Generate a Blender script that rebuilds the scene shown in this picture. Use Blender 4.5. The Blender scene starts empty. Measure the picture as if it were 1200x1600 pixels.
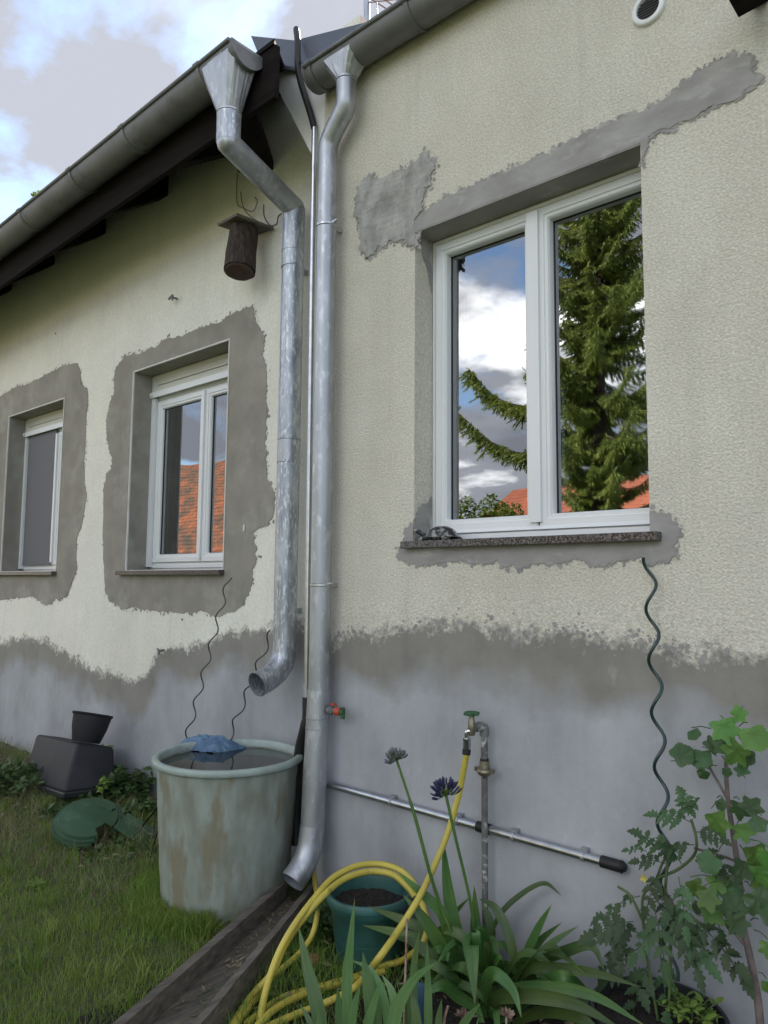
import bpy, bmesh, math, random
import numpy as np
from mathutils import Vector, Matrix, noise
from mathutils.geometry import tessellate_polygon

sc = bpy.context.scene
C = sc.collection
random.seed(7)
RNG = np.random.default_rng(7)

# ------------------------------------------------------------------ camera
F = 1170.0                       # focal length in photo pixels (1200 x 1600)
def _n(v):
    v = np.array(v, float); return v / np.linalg.norm(v)
_up = _n([100, 12400, 1170]); _lf = _n([-1320, -100, 1170]); _lf = _n(_lf - _up * _lf.dot(_up))
_c = lambda v: np.array([v[0], v[1], -v[2]])
_X, _Z = -_c(_lf), _c(_up); _Y = np.cross(_Z, _X)
CM = np.array([_X, _Y, _Z]); CP = np.array([0, -2.6, 1.55])
cam_d = bpy.data.cameras.new('camera'); cam = bpy.data.objects.new('camera', cam_d); C.objects.link(cam)
cam_d.sensor_fit = 'VERTICAL'; cam_d.sensor_height = 24; cam_d.sensor_width = 18; cam_d.lens = 24 * F / 1600
cam_d.clip_end = 1500; cam_d.clip_start = 0.02
m4 = Matrix([list(CM[i]) + [CP[i]] for i in range(3)] + [[0, 0, 0, 1]])
cam.matrix_world = m4
sc.camera = cam

# ------------------------------------------------------------------ world + sun + exposure
SUN = Vector((-0.35, 0.66, 0.655)).normalized()
w = bpy.data.worlds.new('World'); sc.world = w; w.use_nodes = True
nt = w.node_tree; nt.nodes.clear()
def N(nt, t, **k):
    n = nt.nodes.new(t)
    for a, b in k.items():
        if a in n.inputs.keys(): n.inputs[a].default_value = b
        else: setattr(n, a, b)
    return n
out = N(nt, 'ShaderNodeOutputWorld'); bg = N(nt, 'ShaderNodeBackground'); bg.inputs['Strength'].default_value = 0.12
sky = N(nt, 'ShaderNodeTexSky', sky_type='NISHITA', sun_disc=False)
sky.sun_elevation = math.asin(SUN.z); sky.sun_rotation = math.atan2(SUN.x, SUN.y)
sky.air_density = 1.0; sky.dust_density = 0.3; sky.ozone_density = 1.6
tc = N(nt, 'ShaderNodeTexCoord')
sep = N(nt, 'ShaderNodeSeparateXYZ'); nt.links.new(tc.outputs['Generated'], sep.inputs[0])
def MATH(nt, op, a, b=None, clamp=False):
    n = nt.nodes.new('ShaderNodeMath'); n.operation = op; n.use_clamp = clamp
    for i, v in enumerate((a, b)):
        if v is None: continue
        if isinstance(v, (int, float)): n.inputs[i].default_value = v
        else: nt.links.new(v, n.inputs[i])
    return n.outputs[0]
zz = MATH(nt, 'ADD', MATH(nt, 'MAXIMUM', sep.outputs[2], 0.0), 0.22)
cx = MATH(nt, 'DIVIDE', sep.outputs[0], zz); cy = MATH(nt, 'DIVIDE', sep.outputs[1], zz)
cmb = N(nt, 'ShaderNodeCombineXYZ'); nt.links.new(cx, cmb.inputs[0]); nt.links.new(cy, cmb.inputs[1])
cmb.inputs[2].default_value = 56.8
nz = N(nt, 'ShaderNodeTexNoise'); nz.inputs['Scale'].default_value = 1.55; nz.inputs['Detail'].default_value = 9
nz.inputs['Roughness'].default_value = 0.56; nz.inputs['Distortion'].default_value = 0.25
nt.links.new(cmb.outputs[0], nz.inputs['Vector'])
cr = N(nt, 'ShaderNodeValToRGB'); cr.color_ramp.elements[0].position = 0.395; cr.color_ramp.elements[1].position = 0.49
nt.links.new(nz.outputs['Fac'], cr.inputs[0])
nz2 = N(nt, 'ShaderNodeTexNoise'); nz2.inputs['Scale'].default_value = 1.35; nz2.inputs['Detail'].default_value = 6
cmb2 = N(nt, 'ShaderNodeVectorMath', operation='ADD'); nt.links.new(cmb.outputs[0], cmb2.inputs[0]); cmb2.inputs[1].default_value = (2.3, 7.7, 5)
nt.links.new(cmb2.outputs[0], nz2.inputs['Vector'])
cr2 = N(nt, 'ShaderNodeValToRGB')
e = cr2.color_ramp.elements; e[0].position = 0.44; e[0].color = (.215, .225, .255, 1); e[1].position = 0.63; e[1].color = (1.75, 1.71, 1.64, 1)
e2 = e.new(0.56); e2.color = (.35, .362, .395, 1)
nt.links.new(nz2.outputs['Fac'], cr2.inputs[0])
cs = N(nt, 'ShaderNodeVectorMath', operation='SCALE'); nt.links.new(cr2.outputs[0], cs.inputs[0]); cs.inputs['Scale'].default_value = 7.6
sk = N(nt, 'ShaderNodeVectorMath', operation='SCALE'); nt.links.new(sky.outputs[0], sk.inputs[0]); sk.inputs['Scale'].default_value = 1.0
mx = N(nt, 'ShaderNodeMix', data_type='RGBA')
nt.links.new(cr.outputs[0], mx.inputs['Factor']); nt.links.new(sk.outputs[0], mx.inputs[6]); nt.links.new(cs.outputs[0], mx.inputs[7])
nt.links.new(mx.outputs[2], bg.inputs[0]); nt.links.new(bg.outputs[0], out.inputs[0])

sl = bpy.data.lights.new('sun', 'SUN'); sl.energy = 4.6; sl.angle = math.radians(0.5); sl.color = (1.0, .90, .76)
so = bpy.data.objects.new('sun', sl); C.objects.link(so); so.location = (0, 0, 12)
so.rotation_euler = SUN.to_track_quat('Z', 'Y').to_euler()
sc.view_settings.view_transform = 'Standard'; sc.view_settings.look = 'None'; sc.view_settings.gamma = 1
sc.view_settings.use_curve_mapping = False; sc.view_settings.exposure = 1.62

# ------------------------------------------------------------------ photo pixel -> point on a real plane
def ray(px, py): return CM @ np.array([px - 600, 800 - py, -F])
def onY(px, py, y):
    d = ray(px, py); return Vector(CP + (y - CP[1]) / d[1] * d)
def onZ(px, py, z=0.0):
    d = ray(px, py); return Vector(CP + (z - CP[2]) / d[2] * d)
def mir(px, py, D, yg):          # where a thing seen reflected in the glass plane y=yg really stands
    p = onY(px, py, yg + D); return Vector((p.x, yg - D, p.z))

# ------------------------------------------------------------------ materials
def mat(name, c1, c2=None, scale=6.0, rough=0.6, metal=0.0, bump=0.0, bscale=60.0, bdist=0.005, detail=6, stretch=(1, 1, 1),
        spec=0.5, c3=None, scale3=1.2, lo3=.5, hi3=.65, trans=0.0, rvar=0.0, lo=.35, hi=.65, vor=False, bstretch=None, var=False, leaf=False):
    m = bpy.data.materials.new(name); m.use_nodes = True; t = m.node_tree; t.nodes.clear()
    o = N(t, 'ShaderNodeOutputMaterial'); b = N(t, 'ShaderNodeBsdfPrincipled')
    b.inputs['Roughness'].default_value = rough; b.inputs['Metallic'].default_value = metal
    b.inputs['Specular IOR Level'].default_value = spec
    g = N(t, 'ShaderNodeTexCoord'); mp = N(t, 'ShaderNodeMapping'); mp.inputs['Scale'].default_value = stretch
    t.links.new(g.outputs['Object'], mp.inputs[0])
    a = N(t, 'ShaderNodeTexNoise'); a.inputs['Scale'].default_value = scale; a.inputs['Detail'].default_value = detail
    t.links.new(mp.outputs[0], a.inputs['Vector'])
    r = N(t, 'ShaderNodeValToRGB'); c2 = c2 or tuple(v * .8 for v in c1)
    r.color_ramp.elements[0].position = lo; r.color_ramp.elements[1].position = hi
    r.color_ramp.elements[0].color = (*c2, 1); r.color_ramp.elements[1].color = (*c1, 1)
    t.links.new(a.outputs['Fac'], r.inputs[0]); col = r.outputs[0]
    if c3:
        a3 = N(t, 'ShaderNodeTexNoise'); a3.inputs['Scale'].default_value = scale3; a3.inputs['Detail'].default_value = 7; a3.inputs['Roughness'].default_value = .6
        v3 = N(t, 'ShaderNodeVectorMath', operation='ADD'); v3.inputs[1].default_value = (5.2, 1.3, 8.8)
        t.links.new(mp.outputs[0], v3.inputs[0]); t.links.new(v3.outputs[0], a3.inputs['Vector'])
        mr = N(t, 'ShaderNodeMapRange'); mr.inputs[1].default_value = lo3; mr.inputs[2].default_value = hi3
        t.links.new(a3.outputs['Fac'], mr.inputs[0])
        x = N(t, 'ShaderNodeMix', data_type='RGBA'); x.inputs[7].default_value = (*c3, 1)
        t.links.new(mr.outputs[0], x.inputs['Factor']); t.links.new(col, x.inputs[6]); col = x.outputs[2]
    if leaf:       # fine lengthwise veins and browned tips, from the strap's own (length, width) coordinates
        la = N(t, 'ShaderNodeAttribute', attribute_name='lt'); ls_ = N(t, 'ShaderNodeSeparateXYZ'); t.links.new(la.outputs['Vector'], ls_.inputs[0])
        vm = N(t, 'ShaderNodeVectorMath', operation='MULTIPLY'); vm.inputs[1].default_value = (1.2, 9, 1); t.links.new(la.outputs['Vector'], vm.inputs[0])
        vn = N(t, 'ShaderNodeTexNoise'); vn.inputs['Scale'].default_value = 1.6; vn.inputs['Detail'].default_value = 3; t.links.new(vm.outputs[0], vn.inputs['Vector'])
        vr = N(t, 'ShaderNodeMapRange'); vr.inputs[1].default_value = .3; vr.inputs[2].default_value = .7; vr.inputs[3].default_value = .72; vr.inputs[4].default_value = 1.25; t.links.new(vn.outputs['Fac'], vr.inputs[0])
        sv = N(t, 'ShaderNodeVectorMath', operation='SCALE'); t.links.new(col, sv.inputs[0]); t.links.new(vr.outputs[0], sv.inputs['Scale'])
        tp_ = MATH(t, 'ADD', ls_.outputs[0], MATH(t, 'MULTIPLY', MATH(t, 'SUBTRACT', a.outputs['Fac'], .5), .25))
        tr_ = N(t, 'ShaderNodeMapRange'); tr_.inputs[1].default_value = .95; tr_.inputs[2].default_value = 1.02; t.links.new(tp_, tr_.inputs[0])
        tm_ = N(t, 'ShaderNodeMix', data_type='RGBA'); t.links.new(tr_.outputs[0], tm_.inputs['Factor']); t.links.new(sv.outputs[0], tm_.inputs[6]); tm_.inputs[7].default_value = (.22, .17, .07, 1); col = tm_.outputs[2]
    if var:
        oi = N(t, 'ShaderNodeObjectInfo'); hs = N(t, 'ShaderNodeHueSaturation')
        mv = N(t, 'ShaderNodeMapRange'); mv.inputs[3].default_value = .65; mv.inputs[4].default_value = 1.35
        mh = N(t, 'ShaderNodeMapRange'); mh.inputs[3].default_value = .48; mh.inputs[4].default_value = .515
        t.links.new(oi.outputs['Random'], mv.inputs[0]); t.links.new(oi.outputs['Random'], mh.inputs[0])
        t.links.new(mv.outputs[0], hs.inputs['Value']); t.links.new(mh.outputs[0], hs.inputs['Hue'])
        t.links.new(col, hs.inputs['Color']); col = hs.outputs[0]
    t.links.new(col, b.inputs['Base Color'])
    if rvar:
        mr = N(t, 'ShaderNodeMapRange'); mr.inputs[3].default_value = max(0, rough - rvar); mr.inputs[4].default_value = rough + rvar
        t.links.new(a.outputs['Fac'], mr.inputs[0]); t.links.new(mr.outputs[0], b.inputs['Roughness'])
    if bump:
        mb = N(t, 'ShaderNodeMapping'); mb.inputs['Scale'].default_value = bstretch or (1, 1, 1); t.links.new(g.outputs['Object'], mb.inputs[0])
        if vor:
            n2 = N(t, 'ShaderNodeTexVoronoi'); n2.inputs['Scale'].default_value = bscale; h = n2.outputs['Distance']
        else:
            n2 = N(t, 'ShaderNodeTexNoise'); n2.inputs['Scale'].default_value = bscale; n2.inputs['Detail'].default_value = 4; h = n2.outputs['Fac']
        t.links.new(mb.outputs[0], n2.inputs['Vector'])
        bp = N(t, 'ShaderNodeBump'); bp.inputs['Strength'].default_value = bump; bp.inputs['Distance'].default_value = bdist
        t.links.new(h, bp.inputs['Height']); t.links.new(bp.outputs[0], b.inputs['Normal'])
    sh = b.outputs[0]
    if trans:
        tr = N(t, 'ShaderNodeBsdfTranslucent'); t.links.new(col, tr.inputs[0]); ms = N(t, 'ShaderNodeMixShader'); ms.inputs[0].default_value = trans
        t.links.new(sh, ms.inputs[1]); t.links.new(tr.outputs[0], ms.inputs[2]); sh = ms.outputs[0]
    t.links.new(sh, o.inputs[0]); return m

def coat_mat(name, cream1, cream2, grey1, grey2, low, bump, bdist, bscale, grit0=.8):
    """rendered wall: cream render above, wet mortar band then older blue grey mortar below; attribute d = metres below the coat's edge"""
    m = bpy.data.materials.new(name); m.use_nodes = True; t = m.node_tree; t.nodes.clear()
    o = N(t, 'ShaderNodeOutputMaterial'); b = N(t, 'ShaderNodeBsdfPrincipled'); b.inputs['Roughness'].default_value = .93; b.inputs['Specular IOR Level'].default_value = .2
    g = N(t, 'ShaderNodeTexCoord')
    def nz(s, d=6, off=(0, 0, 0), st=(1, 1, 1), ro=.5):
        mp = N(t, 'ShaderNodeMapping'); mp.inputs['Location'].default_value = off; mp.inputs['Scale'].default_value = st
        t.links.new(g.outputs['Object'], mp.inputs[0])
        n = N(t, 'ShaderNodeTexNoise'); n.inputs['Scale'].default_value = s; n.inputs['Detail'].default_value = d; n.inputs['Roughness'].default_value = ro
        t.links.new(mp.outputs[0], n.inputs['Vector']); return n.outputs['Fac']
    def rng(v, a, b_, c=0., d=1.):
        r = N(t, 'ShaderNodeMapRange'); r.inputs[1].default_value = a; r.inputs[2].default_value = b_; r.inputs[3].default_value = c; r.inputs[4].default_value = d
        t.links.new(v, r.inputs[0]); return r.outputs[0]
    def mix(f, a, b_):
        x = N(t, 'ShaderNodeMix', data_type='RGBA')
        for s, v in (('Factor', f), (6, a), (7, b_)):
            if isinstance(v, tuple): x.inputs[s].default_value = (*v, 1)
            else: t.links.new(v, x.inputs[s])
        return x.outputs[2]
    at = N(t, 'ShaderNodeAttribute', attribute_name='d')
    d = at.outputs['Fac']
    dn = MATH(t, 'ADD', d, rng(nz(9, 8, ro=.7), .25, .75, -.075, .075))
    dn = MATH(t, 'ADD', dn, rng(nz(45, 5, (3, 1, 2)), .3, .7, -.025, .025))
    mask = rng(dn, -.02, .035)
    cream = mix(rng(nz(1.6), .35, .65), cream2, cream1)
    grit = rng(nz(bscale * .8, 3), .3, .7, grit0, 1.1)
    dl = MATH(t, 'ADD', d, rng(nz(3.0, 6, (9, 2, 4)), .3, .7, -.09, .09))
    grey = mix(rng(nz(4, 8, (1, 5, 2), ro=.65), .32, .68), grey2, grey1)
    lowc = mix(rng(nz(2.2, 9, (7, 5, 2), (1, 1, .6), ro=.62), .3, .7), tuple(v * .68 for v in low), tuple(v * 1.08 for v in low))
    gl = mix(rng(dl, .16, .30), grey, lowc)
    # lime bloom stains
    gl = mix(rng(nz(7, 9, (2, 8, 1), (1, 1, .5), ro=.7), .60, .78, 0, .35), gl, tuple(min(1, v * 1.7) for v in low))
    col = mix(mask, cream, gl)
    mm = N(t, 'ShaderNodeMix', data_type='RGBA'); mm.blend_type = 'MULTIPLY'; mm.inputs['Factor'].default_value = 1
    big = rng(nz(1.1, 9, (3, 3, 1), (1.6, 1.6, .5), .65), .3, .7, .90, 1.05); mid_ = rng(nz(6, 8, (1, 9, 4), ro=.7), .3, .7, .95, 1.04)
    streak = rng(nz(5, 6, (6, 2, 2), (3, 3, .12), .6), .55, .8, 1.0, .90)
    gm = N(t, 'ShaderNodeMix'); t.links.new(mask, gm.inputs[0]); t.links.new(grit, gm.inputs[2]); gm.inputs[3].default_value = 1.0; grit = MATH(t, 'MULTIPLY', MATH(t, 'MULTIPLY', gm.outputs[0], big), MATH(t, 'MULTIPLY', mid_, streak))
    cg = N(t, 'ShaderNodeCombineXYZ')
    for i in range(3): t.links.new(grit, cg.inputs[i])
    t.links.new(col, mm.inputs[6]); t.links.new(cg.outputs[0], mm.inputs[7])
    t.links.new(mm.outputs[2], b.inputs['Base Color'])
    h1 = MATH(t, 'ADD', nz(bscale, 3), MATH(t, 'MULTIPLY', nz(22, 5, (8, 1, 1), ro=.6), .3)); h2 = nz(28, 8, (4, 4, 4), ro=.7)
    hh = N(t, 'ShaderNodeMix'); t.links.new(mask, hh.inputs[0]); t.links.new(h1, hh.inputs[2])
    t.links.new(rng(h2, 0, 1, .4, .62), hh.inputs[3])
    bp = N(t, 'ShaderNodeBump'); bp.inputs['Strength'].default_value = bump; bp.inputs['Distance'].default_value = bdist
    t.links.new(hh.outputs[0], bp.inputs['Height']); t.links.new(bp.outputs[0], b.inputs['Normal'])
    t.links.new(b.outputs[0], o.inputs[0]); return m

CR1, CR1b = (.80, .79, .72), (.77, .755, .665)
CR2, CR2b = (.72, .69, .60), (.645, .61, .52)
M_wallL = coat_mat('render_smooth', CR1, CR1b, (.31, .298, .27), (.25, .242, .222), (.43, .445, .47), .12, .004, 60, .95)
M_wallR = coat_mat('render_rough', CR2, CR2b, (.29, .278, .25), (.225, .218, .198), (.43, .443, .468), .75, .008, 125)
M_mortar = mat('mortar', (.33, .31, .27), (.26, .245, .215), scale=4.5, detail=10, rough=.95, bump=.5, bscale=45, bdist=.004, spec=.2, c3=(.39, .375, .335), scale3=5, lo3=.5, hi3=.75, bstretch=(1, 1, 2))
M_mortar2 = mat('trowelled_mortar', (.43, .42, .40), (.27, .265, .25), scale=9, detail=12, rough=.95, bump=.7, bscale=11, bdist=.012, spec=.2, bstretch=(1, 1, 3), stretch=(1.4, 1, .9), c3=(.17, .17, .165), scale3=20, lo3=.55, hi3=.8)
M_lintel = mat('lintel_mortar', (.37, .36, .345), (.29, .28, .27), scale=8, detail=11, rough=.95, bump=.7, bscale=30, bdist=.006, spec=.2, c3=(.47, .46, .44), scale3=7, lo3=.56, hi3=.72, stretch=(.7, 1, 1.6))
M_white = mat('white_plastic', (.80, .82, .83), (.76, .78, .79), scale=2, rough=.28, spec=.5)
M_cream_pl = mat('shutter_plastic', (.62, .63, .56), (.58, .58, .52), scale=3, rough=.4)
M_bead = mat('plaster_bead', (.72, .72, .68), rough=.6)
M_gasket = mat('rubber_gasket', (.02, .02, .02), rough=.6)
M_granite = mat('granite', (.13, .12, .117), (.025, .023, .023), scale=120, rough=.25, detail=3, lo=.4, hi=.6, c3=(.45, .40, .38), scale3=160, lo3=.6, hi3=.68)
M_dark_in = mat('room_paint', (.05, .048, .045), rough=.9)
M_curtain = mat('curtain', (.10, .075, .06), (.05, .04, .035), scale=3, rough=.9, stretch=(8, 8, .2))
M_screen = mat('insect_screen', (.17, .17, .185), (.15, .15, .165), scale=300, rough=.8)
M_zinc = mat('weathered_zinc', (.44, .46, .495), (.35, .37, .40), scale=9, rough=.42, metal=.75, rvar=.12, c3=(.52, .54, .58), scale3=26, lo3=.54, hi3=.64, stretch=(1.4, 1.4, .5), bump=.15, bscale=25, bdist=.003)
M_zinc_spot = mat('spotted_zinc', (.48, .51, .56), (.27, .30, .345), scale=18, detail=12, rough=.45, metal=.7, rvar=.15, c3=(.62, .645, .69), scale3=55, lo3=.53, hi3=.60, stretch=(1.6, 1.6, .4), bump=.2, bscale=30, bdist=.003)
M_zinc_dark = mat('gutter_zinc', (.21, .215, .22), (.15, .153, .157), scale=5, rough=.55, metal=.25, rvar=.1, c3=(.10, .10, .10), scale3=7, lo3=.55, hi3=.75)
M_galv = mat('galvanised_steel', (.55, .57, .59), (.45, .47, .5), scale=20, rough=.28, metal=.95)
M_blackpl = mat('black_plastic', (.022, .023, .026), (.015, .016, .018), scale=8, rough=.45, c3=(.05, .05, .055), scale3=5, lo3=.55, hi3=.8)
M_greypl = mat('dark_grey_plastic', (.026, .026, .032), (.018, .018, .022), scale=6, rough=.6, spec=.3, c3=(.035, .035, .042), scale3=4, lo3=.5, hi3=.8)
M_rubber = mat('black_rubber', (.012, .012, .013), rough=.55)
M_wood_d = mat('dark_stained_wood', (.016, .012, .012), (.009, .007, .007), scale=4, rough=.9, spec=.12, stretch=(.6, 6, 6), bump=.3, bscale=20)
M_flash = mat('blue_grey_sheet', (.10, .115, .15), (.085, .10, .13), scale=3, rough=.4, metal=.3)
M_tile = mat('roof_tile', (.27, .075, .035), (.17, .05, .028), scale=4, rough=.85, c3=(.10, .08, .06), scale3=1.6, lo3=.55, hi3=.8)
M_barrel = mat('faded_green_plastic', (.30, .345, .305), (.20, .22, .18), scale=9, rough=.6, detail=14, stretch=(1.6, 1.6, .55), c3=(.21, .195, .135), scale3=4.5, lo3=.49, hi3=.58, bump=.2, bscale=40, bdist=.003)
M_rim = mat('pale_green_plastic', (.35, .42, .39), (.27, .33, .30), scale=12, rough=.5, c3=(.18, .22, .20), scale3=25, lo3=.6, hi3=.75)
M_water = mat('murky_water', (.018, .022, .016), (.014, .016, .012), rough=.04, spec=.6)
M_cloth = mat('blue_plastic_sheet', (.11, .20, .31), (.06, .12, .21), scale=12, rough=.35, bump=.5, bscale=30, bdist=.01, c3=(.3, .42, .55), scale3=18, lo3=.6, hi3=.72)
M_oldwood = mat('old_grey_wood', (.165, .143, .118), (.085, .074, .062), scale=5, rough=.9, stretch=(9, 1.2, 9), bump=.6, bscale=12, bdist=.006, bstretch=(9, 1, 9), c3=(.05, .06, .035), scale3=4, lo3=.55, hi3=.75)
M_bark = mat('bark', (.075, .055, .045), (.025, .019, .016), scale=30, rough=.95, stretch=(1.6, 1.6, .35), bump=1.0, bscale=40, bdist=.015, bstretch=(2, 2, .35))
M_cutwood = mat('brown_cut_wood', (.085, .045, .035), (.05, .03, .022), scale=14, rough=.8)
M_boardwood = mat('weathered_board', (.16, .14, .11), (.09, .08, .065), scale=10, rough=.85, stretch=(1, 6, 6))
M_wire = mat('rusty_wire', (.20, .185, .16), (.12, .10, .08), scale=30, rough=.6, metal=.4)
M_yellow = mat('yellow_hose_rubber', (.58, .48, .08), (.44, .37, .06), scale=7, rough=.42, c3=(.22, .18, .05), scale3=16, lo3=.60, hi3=.72)
M_brass = mat('worn_brass', (.30, .27, .20), (.18, .17, .13), scale=40, rough=.4, metal=.8)
M_chrome = mat('chrome', (.7, .7, .7), (.6, .6, .6), rough=.15, metal=1)
M_oldpipe = mat('paint_flecked_iron', (.20, .205, .205), (.12, .12, .115), scale=18, rough=.6, metal=.3, c3=(.5, .5, .48), scale3=38, lo3=.56, hi3=.62)
M_greenh = mat('green_handle_paint', (.04, .13, .05), (.02, .06, .03), scale=40, rough=.5)
M_red = mat('red_plastic', (.55, .09, .04), rough=.4)
M_greenstake = mat('green_coated_steel', (.025, .055, .05), (.015, .035, .035), scale=30, rough=.3, spec=.6)
M_greystake = mat('grey_steel_rod', (.09, .095, .10), rough=.35, metal=.5)
M_pot = mat('dark_green_pot', (.035, .12, .10), (.025, .085, .075), scale=6, rough=.45, c3=(.05, .16, .15), scale3=5, lo3=.5, hi3=.75)
M_lid = mat('green_lid_plastic', (.035, .085, .042), (.026, .066, .032), scale=5, rough=.5, c3=(.08, .16, .09), scale3=9, lo3=.55, hi3=.8)
M_soil = mat('garden_soil', (.030, .024, .018), (.012, .010, .008), scale=50, rough=1, bump=1, bscale=60, bdist=.02, c3=(.07, .055, .04), scale3=70, lo3=.62, hi3=.7)
M_lawn = mat('lawn_soil', (.085, .11, .035), (.055, .065, .025), scale=9, rough=1, bump=1, bscale=50, bdist=.02, c3=(.10, .085, .05), scale3=3, lo3=.5, hi3=.7)
M_grass = mat('grass_blades', (.20, .33, .05), (.12, .22, .035), scale=2.5, rough=.55, trans=.3, c3=(.25, .31, .07), scale3=1.3, lo3=.45, hi3=.7)
M_dry = mat('dry_grass', (.32, .27, .17), (.17, .145, .09), scale=9, rough=.8, trans=.2)
M_weed = mat('weed_leaf', (.08, .15, .04), (.05, .10, .028), scale=8, rough=.45, trans=.25)
M_weedb = mat('bright_weed_leaf', (.24, .36, .07), (.17, .28, .05), scale=8, rough=.45, trans=.35)
M_aga = mat('strap_leaf', (.10, .19, .04), (.055, .13, .035), scale=5, rough=.40, trans=.28, var=True, leaf=True)
M_iris = mat('sword_leaf', (.17, .30, .11), (.12, .24, .085), scale=4, rough=.48, trans=.3, var=True, leaf=True)
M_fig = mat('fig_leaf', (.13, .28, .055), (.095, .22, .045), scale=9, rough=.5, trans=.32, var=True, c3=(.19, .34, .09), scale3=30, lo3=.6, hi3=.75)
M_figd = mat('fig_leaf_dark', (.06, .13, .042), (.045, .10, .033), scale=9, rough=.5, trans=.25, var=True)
M_tom = mat('tomato_leaf', (.06, .12, .045), (.042, .085, .033), scale=14, rough=.6, trans=.22, var=True)
M_stem = mat('green_stem', (.09, .14, .04), (.06, .10, .03), scale=14, rough=.5)
M_figbark = mat('fig_bark', (.19, .155, .14), (.11, .085, .08), scale=25, rough=.8, bump=.4, bscale=60)
M_purple = mat('purple_bud', (.04, .04, .12), (.025, .022, .06), scale=30, rough=.5)
M_petal = mat('dry_petal', (.42, .33, .26), (.22, .12, .09), scale=30, rough=.8)
M_brick = mat('brick_fragment', (.30, .12, .07), (.22, .09, .055), scale=20, rough=.9, bump=.5, bscale=60)
M_turtle = mat('bronze_turtle', (.30, .30, .29), (.03, .03, .03), scale=42, rough=.45, metal=.3, lo=.47, hi=.62, bump=.8, bscale=70, bdist=.006, detail=2)
M_spruce = mat('spruce_needles', (.26, .34, .08), (.16, .22, .055), scale=1.4, rough=.5, trans=.4, c3=(.33, .39, .10), scale3=2.5, lo3=.45, hi3=.65)
M_shrub = mat('shrub_leaf', (.20, .27, .045), (.10, .17, .03), scale=3, rough=.5, trans=.35)
M_redroof = mat('red_roof_sheet', (.34, .10, .05), (.25, .075, .04), scale=1.2, rough=.7)
M_orange = mat('old_orange_tile', (.36, .125, .055), (.20, .07, .035), scale=5, rough=.85, c3=(.075, .06, .045), scale3=1.6, lo3=.38, hi3=.62, detail=10)
M_housew = mat('house_render', (.55, .52, .45), rough=.9)
M_glass = None

def glass_mat():
    m = bpy.data.materials.new('window_glass'); m.use_nodes = True; t = m.node_tree; t.nodes.clear()
    o = N(t, 'ShaderNodeOutputMaterial'); ms = N(t, 'ShaderNodeMixShader'); tr = N(t, 'ShaderNodeBsdfTransparent'); gl = N(t, 'ShaderNodeBsdfGlossy')
    tr.inputs[0].default_value = (.75, .78, .78, 1); gl.inputs['Roughness'].default_value = 0; gl.inputs[0].default_value = (.93, .96, 1, 1)
    fr = N(t, 'ShaderNodeFresnel'); fr.inputs[0].default_value = 1.9
    f = MATH(t, 'ADD', fr.outputs[0], .24, True); t.links.new(f, ms.inputs[0])
    t.links.new(tr.outputs[0], ms.inputs[1]); t.links.new(gl.outputs[0], ms.inputs[2]); t.links.new(ms.outputs[0], o.inputs[0])
    tcn = N(t, 'ShaderNodeTexCoord'); nn = N(t, 'ShaderNodeTexNoise'); nn.inputs['Scale'].default_value = 2.2; nn.inputs['Detail'].default_value = 1
    t.links.new(tcn.outputs['Object'], nn.inputs['Vector'])
    bp = N(t, 'ShaderNodeBump'); bp.inputs['Strength'].default_value = .12; bp.inputs['Distance'].default_value = .01
    t.links.new(nn.outputs['Fac'], bp.inputs['Height']); t.links.new(bp.outputs[0], gl.inputs['Normal'])
    return m
M_glass = glass_mat()

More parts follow.
